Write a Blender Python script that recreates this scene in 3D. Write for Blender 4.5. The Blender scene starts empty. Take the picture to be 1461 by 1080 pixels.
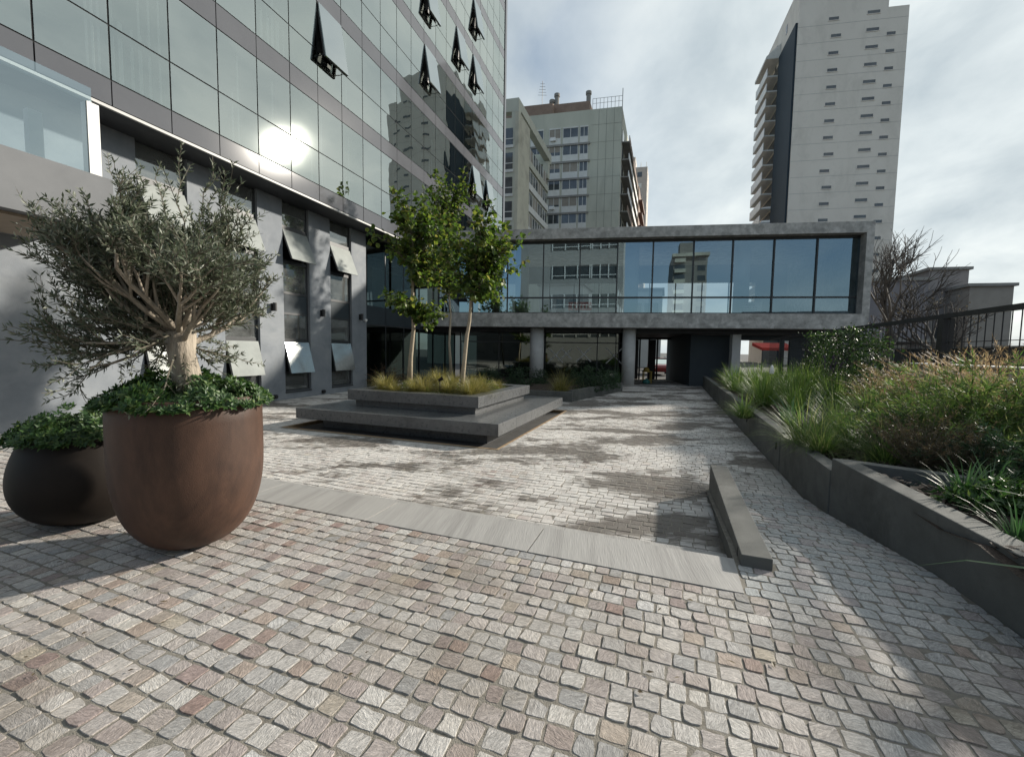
import bpy, math, random
from math import sin, cos, radians as R, pi
from mathutils import Vector as V, Matrix
random.seed(7)
SC = bpy.context.scene
COL = SC.collection
# ------------------------------------------------------------------ camera (fitted to the photograph)
F, CX, CY = 600.0, 730.5, 540.0
PITCH, ROLL = 0.06765, -0.014946
CAMP = V((0, 0, 1.6))
_right = V((1, 0, 0)); _down = V((0, -sin(PITCH), -cos(PITCH))); FWD = V((0, cos(PITCH), -sin(PITCH)))
CR = _right * cos(ROLL) + _down * sin(ROLL)
CD = _down * cos(ROLL) - _right * sin(ROLL)
def ray(x, y): return CR * ((x - CX) / F) + CD * ((y - CY) / F) + FWD
def on_z(x, y, z):
    r = ray(x, y); return CAMP + r * ((z - CAMP.z) / r.z)
def on_plane(x, y, n, d):
    r = ray(x, y); return CAMP + r * ((d - n.dot(CAMP)) / n.dot(r))
def at_y(x, y, Y):
    r = ray(x, y); return CAMP + r * (Y / r.y)
# ------------------------------------------------------------------ tagging
def tag(o, label=None, cat=None, group=None, kind=None):
    if label: o['label'] = label
    if cat: o['category'] = cat
    if group: o['group'] = group
    if kind: o['kind'] = kind
    return o
def thing(name, loc, label, cat, group=None, rz=0):
    o = bpy.data.objects.new(name, None); COL.objects.link(o)
    o.location = V(loc); o.rotation_euler = (0, 0, rz); o.empty_display_size = 0.2
    return tag(o, label, cat, group)
def root_loc(p):
    l = V((0, 0, 0))
    while p is not None: l += p.location; p = p.parent
    return l
def copy_tree(o, parent=None):
    c = o.copy(); COL.objects.link(c)
    if parent: c.parent = parent
    for ch in list(o.children): copy_tree(ch, c)
    return c
# ------------------------------------------------------------------ mesh builder
class MB:
    def __init__(s): s.v = []; s.f = []; s.m = []
    def add(s, vs, fs, mi=0):
        b = len(s.v); s.v.extend(vs)
        for f in fs: s.f.append(tuple(i + b for i in f)); s.m.append(mi)
        return s
    def quad(s, a, b, c, d, mi=0): return s.add([a, b, c, d], [(0, 1, 2, 3)], mi)
    def hexa(s, p, mi=0):            # p: 4 bottom (ccw from above) + 4 top
        return s.add([tuple(q) for q in p], [(3, 2, 1, 0), (4, 5, 6, 7), (0, 1, 5, 4), (1, 2, 6, 5), (2, 3, 7, 6), (3, 0, 4, 7)], mi)
    def box(s, fr, a0, a1, b0, b1, z0, z1, mi=0):   # in a frame: a along fr.u, b along fr.v
        P = fr.p
        return s.hexa([P(a0, b0, z0), P(a1, b0, z0), P(a1, b1, z0), P(a0, b1, z0), P(a0, b0, z1), P(a1, b0, z1), P(a1, b1, z1), P(a0, b1, z1)], mi)
    def prism(s, pts, z0, z1, mi=0):
        n = len(pts)
        vs = [(p[0], p[1], z0) for p in pts] + [(p[0], p[1], z1) for p in pts]
        fs = [tuple(range(n - 1, -1, -1)), tuple(range(n, 2 * n))] + [(i, (i + 1) % n, n + (i + 1) % n, n + i) for i in range(n)]
        return s.add(vs, fs, mi)
    def tube(s, pts, rad, seg=6, mi=0, cap=True):
        pts = [V(p) for p in pts]; n = len(pts)
        if not hasattr(rad, '__len__'): rad = [rad] * n
        vs = []; fs = []
        up = None
        for i in range(n):
            t = (pts[min(i + 1, n - 1)] - pts[max(i - 1, 0)])
            if t.length < 1e-9: t = V((0, 0, 1))
            t.normalize()
            if up is None:
                up = V((1, 0, 0)) if abs(t.x) < .8 else V((0, 1, 0))
            x = (up - t * up.dot(t)).normalized(); y = t.cross(x); up = x
            for k in range(seg):
                a = 2 * pi * k / seg
                vs.append(tuple(pts[i] + (x * cos(a) + y * sin(a)) * rad[i]))
        for i in range(n - 1):
            for k in range(seg):
                k2 = (k + 1) % seg
                fs.append((i * seg + k, i * seg + k2, (i + 1) * seg + k2, (i + 1) * seg + k))
        if cap:
            fs.append(tuple(range(seg - 1, -1, -1))); fs.append(tuple((n - 1) * seg + k for k in range(seg)))
        return s.add(vs, fs, mi)
    def lathe(s, c, prof, seg=48, mi=0):
        c = V(c); vs = []; fs = []
        for r, z in prof:
            for k in range(seg):
                a = 2 * pi * k / seg; vs.append((c.x + r * cos(a), c.y + r * sin(a), c.z + z))
        for i in range(len(prof) - 1):
            for k in range(seg):
                k2 = (k + 1) % seg
                fs.append((i * seg + k, i * seg + k2, (i + 1) * seg + k2, (i + 1) * seg + k))
        return s.add(vs, fs, mi)
    def build(s, name, mats, parent=None, smooth=False, bevel=0, local=False, origin=None):
        if not isinstance(mats, (list, tuple)): mats = [mats]
        me = bpy.data.meshes.new(name)
        vs = s.v
        loc = V((0, 0, 0))
        if parent is not None:
            if not local:
                L = root_loc(parent); vs = [(v[0] - L.x, v[1] - L.y, v[2] - L.z) for v in vs]
        elif not local:
            if origin is None:
                xs = [v[0] for v in vs]; ys = [v[1] for v in vs]; zs = [v[2] for v in vs]
                origin = V(((min(xs) + max(xs)) / 2, (min(ys) + max(ys)) / 2, min(zs)))
            loc = V(origin); vs = [(v[0] - loc.x, v[1] - loc.y, v[2] - loc.z) for v in vs]
        me.from_pydata([tuple(v) for v in vs], [], s.f)
        for m in mats: me.materials.append(m)
        if len(mats) > 1: me.polygons.foreach_set('material_index', s.m)
        if smooth: me.polygons.foreach_set('use_smooth', [True] * len(me.polygons))
        me.update()
        o = bpy.data.objects.new(name, me); COL.objects.link(o)
        o.location = loc
        if parent is not None: o.parent = parent
        if bevel:
            b = o.modifiers.new('bevel', 'BEVEL'); b.width = bevel; b.segments = 2; b.limit_method = 'ANGLE'; b.angle_limit = R(40)
        return o
class Frame:
    def __init__(s, o, u, v): s.o = V(o); s.u = V(u); s.v = V(v)
    def p(s, a, b, z=0):
        q = s.o + s.u * a + s.v * b; return V((q.x, q.y, s.o.z + z))
    def inv(s, P):
        d = V((P[0] - s.o.x, P[1] - s.o.y, 0)); return d.dot(s.u), d.dot(s.v)
G = R(20.6)                                              # paving grid
GU = V((cos(G), -sin(G), 0)); GV = V((sin(G), cos(G), 0))
GF = Frame((0, 0, 0), GU, GV)
A = 0.3139                                               # long left facade
FA = V((sin(A), cos(A), 0)); FN = V((cos(A), -sin(A), 0))
FF = Frame((0, 0, 0), FA, FN)                            # a = along facade, b = signed distance
B = R(7.8)                                               # bridge-like box building
BU = V((cos(B), -sin(B), 0)); BV = V((sin(B), cos(B), 0))
# ------------------------------------------------------------------ materials
def newmat(name):
    m = bpy.data.materials.new(name); m.use_nodes = True
    nt = m.node_tree; nt.nodes.clear()
    return m, nt
def N(nt, t, **kw):
    n = nt.nodes.new(t)
    for k, v in kw.items():
        if hasattr(n, k) and k not in n.inputs: setattr(n, k, v)
        else: n.inputs[k].default_value = v
    return n
def L(nt, a, b): nt.links.new(a, b)
def c4(c): return (c[0], c[1], c[2], 1)
def ramp(nt, fac, stops, interp='LINEAR'):
    r = nt.nodes.new('ShaderNodeValToRGB'); r.color_ramp.interpolation = interp
    el = r.color_ramp.elements
    el[0].position = stops[0][0]; el[0].color = c4(stops[0][1])
    el[1].position = stops[-1][0]; el[1].color = c4(stops[-1][1])
    for p, c in stops[1:-1]:
        e = el.new(p); e.color = c4(c)
    L(nt, fac, r.inputs['Fac']); return r
def g3(x): return (x, x, x)
def pm(name, c1, c2=None, scale=4, rough=.7, bump=.0, bscale=60, metallic=0, spec=.5, detail=6, stain=None, sscale=1.2, stretch=None, rvar=.0, coat=0, lo=.3, hi=.7, rot=0):
    m, nt = newmat(name)
    out = N(nt, 'ShaderNodeOutputMaterial'); p = N(nt, 'ShaderNodeBsdfPrincipled')
    L(nt, p.outputs[0], out.inputs[0])
    p.inputs['Roughness'].default_value = rough; p.inputs['Metallic'].default_value = metallic
    p.inputs['Specular IOR Level'].default_value = spec; p.inputs['Coat Weight'].default_value = coat
    tc = N(nt, 'ShaderNodeTexCoord'); vec = tc.outputs['Object']
    if rot:
        mr_ = N(nt, 'ShaderNodeMapping'); mr_.inputs['Rotation'].default_value = (0, 0, rot); L(nt, vec, mr_.inputs[0]); vec = mr_.outputs[0]
    if stretch:
        mp = N(nt, 'ShaderNodeMapping'); mp.inputs['Scale'].default_value = stretch; L(nt, vec, mp.inputs[0]); vec = mp.outputs[0]
    c2 = c2 or c1
    nz = N(nt, 'ShaderNodeTexNoise', Scale=scale, Detail=detail, Roughness=.65); L(nt, vec, nz.inputs['Vector'])
    r = ramp(nt, nz.outputs['Fac'], [(lo, c1), (hi, c2)]); colr = r.outputs[0]
    if stain:
        n2 = N(nt, 'ShaderNodeTexNoise', Scale=sscale, Detail=8, Roughness=.7, Distortion=.4); L(nt, vec, n2.inputs['Vector'])
        r2 = ramp(nt, n2.outputs['Fac'], [(.48, g3(0)), (.7, g3(1))])
        mx = N(nt, 'ShaderNodeMix', data_type='RGBA'); L(nt, r2.outputs[0], mx.inputs[0]); L(nt, colr, mx.inputs[6]); mx.inputs[7].default_value = c4(stain); colr = mx.outputs[2]
    L(nt, colr, p.inputs['Base Color'])
    if rvar:
        mr = N(nt, 'ShaderNodeMapRange'); L(nt, nz.outputs['Fac'], mr.inputs[0]); mr.inputs[3].default_value = rough - rvar; mr.inputs[4].default_value = rough + rvar; L(nt, mr.outputs[0], p.inputs['Roughness'])
    if bump:
        n3 = N(nt, 'ShaderNodeTexNoise', Scale=bscale, Detail=5); L(nt, vec, n3.inputs['Vector'])
        b = N(nt, 'ShaderNodeBump', Strength=bump, Distance=.02); L(nt, n3.outputs['Fac'], b.inputs['Height']); L(nt, b.outputs[0], p.inputs['Normal'])
    return m
def leafmat(name, stops, trans=.35, rough=.45, spec=.4):
    m, nt = newmat(name)
    out = N(nt, 'ShaderNodeOutputMaterial'); p = N(nt, 'ShaderNodeBsdfPrincipled'); tr = N(nt, 'ShaderNodeBsdfTranslucent'); mx = N(nt, 'ShaderNodeMixShader')
    g = N(nt, 'ShaderNodeNewGeometry')
    r = ramp(nt, g.outputs['Random Per Island'], stops)
    L(nt, r.outputs[0], p.inputs['Base Color'])
    hs = N(nt, 'ShaderNodeHueSaturation', Saturation=1.15, Value=1.5); L(nt, r.outputs[0], hs.inputs['Color']); L(nt, hs.outputs[0], tr.inputs[0])
    p.inputs['Roughness'].default_value = rough; p.inputs['Specular IOR Level'].default_value = spec
    mx.inputs[0].default_value = trans
    L(nt, p.outputs[0], mx.inputs[1]); L(nt, tr.outputs[0], mx.inputs[2]); L(nt, mx.outputs[0], out.inputs[0])
    return m
def glassmat(name, tint=(.5, .55, .55), refl=.35, rough=.01, rcol=(.85, .9, .88), wob=0, wscale=.6, dirt=0, halo=0):
    """clear sheet glass: fresnel-weighted mirror over a tinted see-through sheet, the pane slightly warped"""
    m, nt = newmat(name)
    out = N(nt, 'ShaderNodeOutputMaterial'); t = N(nt, 'ShaderNodeBsdfTransparent'); g = N(nt, 'ShaderNodeBsdfGlossy'); mx = N(nt, 'ShaderNodeMixShader')
    t.inputs[0].default_value = c4(tint); g.inputs[0].default_value = c4(rcol); g.inputs['Roughness'].default_value = rough
    lw = N(nt, 'ShaderNodeFresnel', IOR=1.5)
    mr = N(nt, 'ShaderNodeMapRange'); L(nt, lw.outputs[0], mr.inputs[0]); mr.inputs[1].default_value = .04; mr.inputs[2].default_value = 1; mr.inputs[3].default_value = refl; mr.inputs[4].default_value = 1
    if wob:
        tc = N(nt, 'ShaderNodeTexCoord'); nz = N(nt, 'ShaderNodeTexNoise', Scale=wscale, Detail=1.5); L(nt, tc.outputs['Object'], nz.inputs['Vector'])
        b = N(nt, 'ShaderNodeBump', Strength=1, Distance=wob); L(nt, nz.outputs['Fac'], b.inputs['Height']); L(nt, b.outputs[0], g.inputs['Normal'])
    gl = g.outputs[0]
    if halo:
        g2 = N(nt, 'ShaderNodeBsdfGlossy'); g2.inputs[0].default_value = c4(rcol); g2.inputs['Roughness'].default_value = .10; mh = N(nt, 'ShaderNodeMixShader'); mh.inputs[0].default_value = halo
        L(nt, gl, mh.inputs[1]); L(nt, g2.outputs[0], mh.inputs[2]); gl = mh.outputs[0]
    L(nt, mr.outputs[0], mx.inputs[0]); L(nt, t.outputs[0], mx.inputs[1]); L(nt, gl, mx.inputs[2])
    last = mx.outputs[0]
    if dirt:
        d = N(nt, 'ShaderNodeBsdfDiffuse'); d.inputs[0].default_value = (.45, .47, .46, 1)
        tc2 = N(nt, 'ShaderNodeTexCoord'); n2 = N(nt, 'ShaderNodeTexNoise', Scale=2.2, Detail=9, Roughness=.75); L(nt, tc2.outputs['Object'], n2.inputs['Vector'])
        mr2 = N(nt, 'ShaderNodeMapRange'); L(nt, n2.outputs['Fac'], mr2.inputs[0]); mr2.inputs[1].default_value = .35; mr2.inputs[2].default_value = .75; mr2.inputs[3].default_value = dirt * .3; mr2.inputs[4].default_value = dirt
        m2 = N(nt, 'ShaderNodeMixShader'); L(nt, mr2.outputs[0], m2.inputs[0]); L(nt, last, m2.inputs[1]); L(nt, d.outputs[0], m2.inputs[2]); last = m2.outputs[0]
    L(nt, last, out.inputs[0])
    return m
def stonemat(name, stops, spots=None, dust=None, rough=.75, rotz=G, patch_scale=.45, lo=.54, hi=.62, vsoft=.35):
    """split porphyry setts: each stone its own colour, mineral grain, plus optional damp patches and pale dust with shapes of their own"""
    m, nt = newmat(name)
    out = N(nt, 'ShaderNodeOutputMaterial'); p = N(nt, 'ShaderNodeBsdfPrincipled'); L(nt, p.outputs[0], out.inputs[0])
    g = N(nt, 'ShaderNodeNewGeometry'); tc = N(nt, 'ShaderNodeTexCoord')
    r = ramp(nt, g.outputs['Random Per Island'], stops)
    col = r.outputs[0]
    # grain streaks along a direction that differs by stone
    an = N(nt, 'ShaderNodeMath', operation='MULTIPLY'); L(nt, g.outputs['Random Per Island'], an.inputs[0]); an.inputs[1].default_value = 61.0
    vr = N(nt, 'ShaderNodeVectorRotate', rotation_type='Z_AXIS'); L(nt, tc.outputs['Object'], vr.inputs['Vector']); L(nt, an.outputs[0], vr.inputs['Angle'])
    ms = N(nt, 'ShaderNodeMapping'); ms.inputs['Scale'].default_value = (1, 3.2, 1); L(nt, vr.outputs[0], ms.inputs[0])
    n1 = N(nt, 'ShaderNodeTexNoise', Scale=26, Detail=9, Roughness=.74, Distortion=1.1); L(nt, ms.outputs[0], n1.inputs['Vector'])
    r1 = ramp(nt, n1.outputs['Fac'], [(.28, g3(.42)), (.5, g3(.98)), (.70, g3(1.62))])
    mu = N(nt, 'ShaderNodeMix', data_type='RGBA', blend_type='MULTIPLY'); mu.inputs[0].default_value = 1; L(nt, col, mu.inputs[6]); L(nt, r1.outputs[0], mu.inputs[7]); col = mu.outputs[2]
    if dust:
        nd = N(nt, 'ShaderNodeTexNoise', Scale=.9, Detail=9, Roughness=.72); L(nt, tc.outputs['Object'], nd.inputs['Vector'])
        rd = ramp(nt, nd.outputs['Fac'], [(.38, g3(.25)), (.60, g3(.9))])
        mx = N(nt, 'ShaderNodeMix', data_type='RGBA'); L(nt, rd.outputs[0], mx.inputs[0]); L(nt, col, mx.inputs[6]); mx.inputs[7].default_value = c4(dust); col = mx.outputs[2]
    p.inputs['Roughness'].default_value = rough
    if spots:
        mp = N(nt, 'ShaderNodeMapping'); mp.inputs['Rotation'].default_value = (0, 0, rotz); mp.inputs['Scale'].default_value = (.75, 1.5, 1); L(nt, tc.outputs['Object'], mp.inputs[0])
        ns = N(nt, 'ShaderNodeTexNoise', Scale=patch_scale, Detail=8, Roughness=.62, Distortion=.3); L(nt, mp.outputs[0], ns.inputs['Vector'])
        ri = N(nt, 'ShaderNodeMath', operation='MULTIPLY_ADD'); L(nt, g.outputs['Random Per Island'], ri.inputs[0]); ri.inputs[1].default_value = .05; L(nt, ns.outputs['Fac'], ri.inputs[2])
        rs = ramp(nt, ri.outputs[0], [(lo, g3(0)), (hi, g3(1))])
        mx = N(nt, 'ShaderNodeMix', data_type='RGBA', blend_type='MULTIPLY'); L(nt, rs.outputs[0], mx.inputs[0]); L(nt, col, mx.inputs[6]); mx.inputs[7].default_value = c4(spots); col = mx.outputs[2]
    L(nt, col, p.inputs['Base Color'])
    n3 = N(nt, 'ShaderNodeTexNoise', Scale=22, Detail=9, Roughness=.68, Distortion=1.6); L(nt, ms.outputs[0], n3.inputs['Vector'])
    b = N(nt, 'ShaderNodeBump', Strength=.55, Distance=.02); L(nt, n3.outputs['Fac'], b.inputs['Height']); L(nt, b.outputs[0], p.inputs['Normal'])
    return m
M = {}
SETTS = [(0, (.36, .335, .315)), (.12, (.50, .48, .45)), (.24, (.35, .305, .285)), (.36, (.52, .49, .455)), (.48, (.315, .31, .305)), (.58, (.44, .415, .39)), (.70, (.36, .31, .29)), (.80, (.54, .515, .475)), (.88, (.28, .225, .21)), (.93, (.45, .405, .335)), (.97, (.29, .205, .185)), (1, (.49, .48, .465))]
M['setts'] = stonemat('porphyry_setts', SETTS, spots=(.66, .63, .59), patch_scale=.9, lo=.50, hi=.68)
M['setts_court'] = stonemat('porphyry_setts_dusty', SETTS, spots=(.27, .255, .24), dust=(.66, .635, .60), lo=.505, hi=.575, patch_scale=.6)
M['setts_ramp'] = stonemat('porphyry_setts_ramp', [(0, (.36, .37, .365)), (.3, (.45, .44, .42)), (.55, (.37, .385, .385)), (.75, (.47, .45, .43)), (.9, (.36, .315, .305)), (1, (.53, .52, .50))])
M['mortar'] = pm('sand_joint', (.15, .135, .11), (.27, .25, .215), 25, .95, .4, 160)
M['strip'] = pm('sawn_stone_slab', (.325, .315, .30), (.385, .373, .355), 4, .7, .2, 9, stretch=(14, .8, 1), rot=G - .2, stain=(.24, .23, .22), sscale=.35, detail=10)
M['granite'] = pm('dark_basalt', (.082, .086, .088), (.125, .129, .132), 14, .30, .06, 220, stain=(.068, .07, .073), sscale=1.5, rvar=.12)
M['black'] = pm('black_steel', (.012, .013, .014), (.02, .02, .022), 8, .5)
M['wallgrey'] = pm('grey_render', (.175, .193, .215), (.235, .253, .275), 1.6, .85, .14, 90, stain=(.275, .29, .305), sscale=.7)
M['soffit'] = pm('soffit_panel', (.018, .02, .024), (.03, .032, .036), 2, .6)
M['trim'] = pm('aluminium_trim', (.36, .36, .35), (.42, .42, .41), 5, .5)
M['frame'] = pm('dark_window_frame', (.03, .033, .036), (.04, .043, .046), 5, .45)
M['spandrel'] = pm('grey_spandrel_panel', (.085, .088, .098), (.10, .103, .113), .6, .07, spec=.55)
M['joint'] = pm('black_rubber_joint', (.02, .021, .022), (.03, .031, .032), 5, .8, spec=.05)
M['concrete'] = pm('board_concrete', (.30, .295, .275), (.62, .605, .575), 3.2, .88, .3, 90, stain=(.24, .236, .222), sscale=1.7, detail=12, lo=.32, hi=.68)
M['colconc'] = pm('column_concrete', (.46, .46, .445), (.58, .575, .56), 3, .85, .15, 90)
M['kerb'] = pm('dark_kerb_concrete', (.088, .091, .085), (.135, .138, .13), 3, .85, .3, 160, stain=(.058, .06, .055), sscale=1.4, detail=9)
M['corten'] = pm('rusty_brown_metal', (.050, .027, .018), (.105, .056, .037), 3.2, .55, .14, 240, stain=(.034, .019, .014), sscale=2.0, stretch=(1, 1, .45), spec=.35, rvar=.08, detail=8)
M['corten2'] = pm('dark_brown_metal', (.014, .011, .009), (.020, .015, .012), 2, .6, .06, 240, spec=.2)
M['rust'] = pm('rusty_edge', (.20, .12, .06), (.34, .25, .15), 7, .8)
M['soil'] = pm('bark_mulch', (.022, .015, .011), (.055, .038, .028), 30, .95, 1, 60)
M['white'] = pm('white_render', (.72, .72, .70), (.80, .80, .78), 2, .8, .05, 80)
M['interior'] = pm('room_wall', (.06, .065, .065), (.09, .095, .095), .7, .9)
M['darkwall'] = pm('dark_teal_render', (.022, .032, .04), (.03, .042, .05), 1.2, .7)
M['light'] = None
for nm, st, tr in [
    ('olive', [(0, (.045, .062, .033)), (.35, (.10, .12, .075)), (.6, (.065, .08, .05)), (.82, (.19, .21, .15)), (1, (.32, .33, .27))], .24),
    ('greentree', [(0, (.034, .064, .018)), (.35, (.070, .118, .028)), (.7, (.115, .17, .038)), (.92, (.185, .22, .055)), (1, (.22, .20, .07))], .42),
    ('pitto', [(0, (.020, .050, .016)), (.5, (.042, .092, .026)), (.85, (.075, .135, .038)), (1, (.14, .19, .06))], .25),
    ('grassgold', [(0, (.13, .13, .045)), (.5, (.21, .20, .07)), (.8, (.28, .24, .09)), (1, (.34, .30, .14))], .4),
    ('grassgreen', [(0, (.055, .10, .03)), (.5, (.10, .165, .05)), (.85, (.17, .215, .075)), (1, (.30, .29, .15))], .45),
    ('grassbright', [(0, (.06, .11, .03)), (.5, (.11, .18, .048)), (.85, (.17, .24, .07)), (1, (.28, .30, .13))], .45),
    ('grasstan', [(0, (.28, .20, .115)), (.5, (.42, .32, .20)), (.85, (.55, .45, .30)), (1, (.26, .25, .12))], .45),
    ('strap', [(0, (.03, .07, .025)), (.5, (.05, .105, .042)), (1, (.09, .15, .07))], .3),
    ('hedge', [(0, (.015, .032, .012)), (.5, (.03, .058, .02)), (.85, (.055, .095, .03)), (1, (.10, .14, .05))], .25),
    ('darkshrub', [(0, (.018, .04, .02)), (.5, (.035, .07, .035)), (1, (.06, .10, .045))], .3),
    ('redshrub', [(0, (.05, .04, .02)), (.5, (.11, .045, .03)), (1, (.07, .08, .03))], .3),
    ('brownshrub', [(0, (.06, .045, .025)), (.5, (.11, .085, .05)), (1, (.17, .14, .08))], .3)]:
    M[nm] = leafmat(nm + '_leaf', st, tr)
M['flower'] = pm('white_petal', (.75, .75, .72), (.85, .85, .8), 5, .6)
M['bark_pale'] = pm('pale_bark', (.30, .24, .17), (.46, .39, .29), 22, .85, .4, 60, stretch=(1, 1, .3))
M['bark_olive'] = pm('olive_bark', (.24, .20, .155), (.46, .40, .32), 14, .9, 1, 26, stretch=(1, 1, .3), stain=(.20, .175, .14), sscale=7)
M['bark_dark'] = pm('dark_bark', (.055, .048, .043), (.10, .088, .078), 15, .9)
M['twig'] = pm('grey_twig', (.11, .095, .07), (.17, .15, .115), 15, .9)
# ------------------------------------------------------------------ camera, sun, sky
cam = bpy.data.objects.new('camera', bpy.data.cameras.new('camera')); COL.objects.link(cam)
cam.matrix_world = Matrix(((CR.x, -CD.x, -FWD.x, CAMP.x), (CR.y, -CD.y, -FWD.y, CAMP.y), (CR.z, -CD.z, -FWD.z, CAMP.z), (0, 0, 0, 1)))
cam.data.sensor_width = 36; cam.data.lens = 36 * F / 1461; cam.data.clip_end = 3000; cam.data.clip_start = .05
SC.camera = cam
_d = ray(405, 207).normalized()
SUN = (_d - FN * (2 * _d.dot(FN))).normalized()          # the facade mirrors the sun at this pixel
SAZ, SEL = math.atan2(SUN.x, SUN.y), math.asin(SUN.z)
print('SUN az/el', math.degrees(SAZ), math.degrees(SEL))
sl = bpy.data.lights.new('sun', 'SUN'); sl.energy = 5; sl.angle = R(2.1); sl.color = (1, .93, .82)
so = bpy.data.objects.new('sun', sl); COL.objects.link(so); so.location = (0, 0, 60)
so.rotation_euler = (-SUN).to_track_quat('-Z', 'Y').to_euler()
w = bpy.data.worlds.new('World'); SC.world = w; w.use_nodes = True
nt = w.node_tree; nt.nodes.clear()
wo = N(nt, 'ShaderNodeOutputWorld'); bg = N(nt, 'ShaderNodeBackground'); L(nt, bg.outputs[0], wo.inputs[0])
sk = nt.nodes.new('ShaderNodeTexSky'); sk.sky_type = 'NISHITA'; sk.sun_disc = False
sk.sun_elevation = SEL; sk.sun_rotation = SAZ; sk.air_density = 1.0; sk.dust_density = .8; sk.ozone_density = 1.5
tc = N(nt, 'ShaderNodeTexCoord')
sx = N(nt, 'ShaderNodeSeparateXYZ'); L(nt, tc.outputs['Generated'], sx.inputs[0])
za = N(nt, 'ShaderNodeMath', operation='MAXIMUM'); L(nt, sx.outputs[2], za.inputs[0]); za.inputs[1].default_value = 0
zb = N(nt, 'ShaderNodeMath', operation='ADD'); L(nt, za.outputs[0], zb.inputs[0]); zb.inputs[1].default_value = .42
dx = N(nt, 'ShaderNodeMath', operation='DIVIDE'); L(nt, sx.outputs[0], dx.inputs[0]); L(nt, zb.outputs[0], dx.inputs[1])
dy = N(nt, 'ShaderNodeMath', operation='DIVIDE'); L(nt, sx.outputs[1], dy.inputs[0]); L(nt, zb.outputs[0], dy.inputs[1])
cb = N(nt, 'ShaderNodeCombineXYZ'); L(nt, dx.outputs[0], cb.inputs[0]); L(nt, dy.outputs[0], cb.inputs[1])
mp = N(nt, 'ShaderNodeMapping'); mp.inputs['Location'].default_value = (3.7, 1.3, 0); mp.inputs['Rotation'].default_value = (0, 0, R(35)); mp.inputs['Scale'].default_value = (1.25, 1.0, 1); L(nt, cb.outputs[0], mp.inputs[0])
n1 = N(nt, 'ShaderNodeTexNoise', Scale=1.5, Detail=8, Roughness=.5, Distortion=.15); L(nt, mp.outputs[0], n1.inputs['Vector'])
n2 = N(nt, 'ShaderNodeTexNoise', Scale=3.0, Detail=7, Roughness=.55, Distortion=.2); L(nt, mp.outputs[0], n2.inputs['Vector'])
cov = ramp(nt, n1.outputs['Fac'], [(.35, g3(.30)), (.50, g3(.72)), (.63, g3(.98))])
# far side of the sky (away from the sun) is clearer
sd = N(nt, 'ShaderNodeVectorMath', operation='DOT_PRODUCT'); L(nt, tc.outputs['Generated'], sd.inputs[0]); sd.inputs[1].default_value = (SUN.x, SUN.y, SUN.z)
clr = N(nt, 'ShaderNodeMapRange', interpolation_type='SMOOTHSTEP'); L(nt, sd.outputs['Value'], clr.inputs[0]); clr.inputs[1].default_value = -.75; clr.inputs[2].default_value = .35; clr.inputs[3].default_value = .10; clr.inputs[4].default_value = 1
cv2 = N(nt, 'ShaderNodeMath', operation='MULTIPLY'); cs = N(nt, 'ShaderNodeMapRange', interpolation_type='SMOOTHSTEP'); L(nt, sd.outputs['Value'], cs.inputs[0]); cs.inputs[1].default_value = .25; cs.inputs[2].default_value = .85; cs.inputs[3].default_value = 0; cs.inputs[4].default_value = .96
cmx = N(nt, 'ShaderNodeMath', operation='MAXIMUM'); L(nt, cov.outputs[0], cmx.inputs[0]); L(nt, cs.outputs[0], cmx.inputs[1]); L(nt, cmx.outputs[0], cv2.inputs[0]); L(nt, clr.outputs[0], cv2.inputs[1])
shade = ramp(nt, n2.outputs['Fac'], [(.32, (3.2, 3.7, 3.95)), (.52, (4.5, 4.95, 5.05)), (.70, (5.6, 5.95, 5.85))])
glow = N(nt, 'ShaderNodeMapRange', interpolation_type='SMOOTHSTEP'); L(nt, sd.outputs['Value'], glow.inputs[0]); glow.inputs[1].default_value = .35; glow.inputs[2].default_value = 1.0; glow.inputs[3].default_value = 1; glow.inputs[4].default_value = 1.12
cm = N(nt, 'ShaderNodeVectorMath', operation='SCALE'); L(nt, shade.outputs[0], cm.inputs[0]); L(nt, glow.outputs[0], cm.inputs['Scale'])
mx = N(nt, 'ShaderNodeMix', data_type='RGBA'); L(nt, cv2.outputs[0], mx.inputs[0]); L(nt, sk.outputs[0], mx.inputs[6]); L(nt, cm.outputs[0], mx.inputs[7])
L(nt, mx.outputs[2], bg.inputs[0]); bg.inputs[1].default_value = .11
SC.view_settings.view_transform = 'Standard'; SC.view_settings.look = 'None'; SC.view_settings.gamma = 1; SC.view_settings.exposure = .45
SC.render.engine = 'CYCLES'
cy = SC.cycles; cy.use_denoising = True; cy.max_bounces = 8; cy.transparent_max_bounces = 16; cy.glossy_bounces = 4; cy.diffuse_bounces = 3; cy.transmission_bounces = 4; cy.sample_clamp_indirect = 6; cy.caustics_reflective = False; cy.caustics_refractive = False
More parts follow.
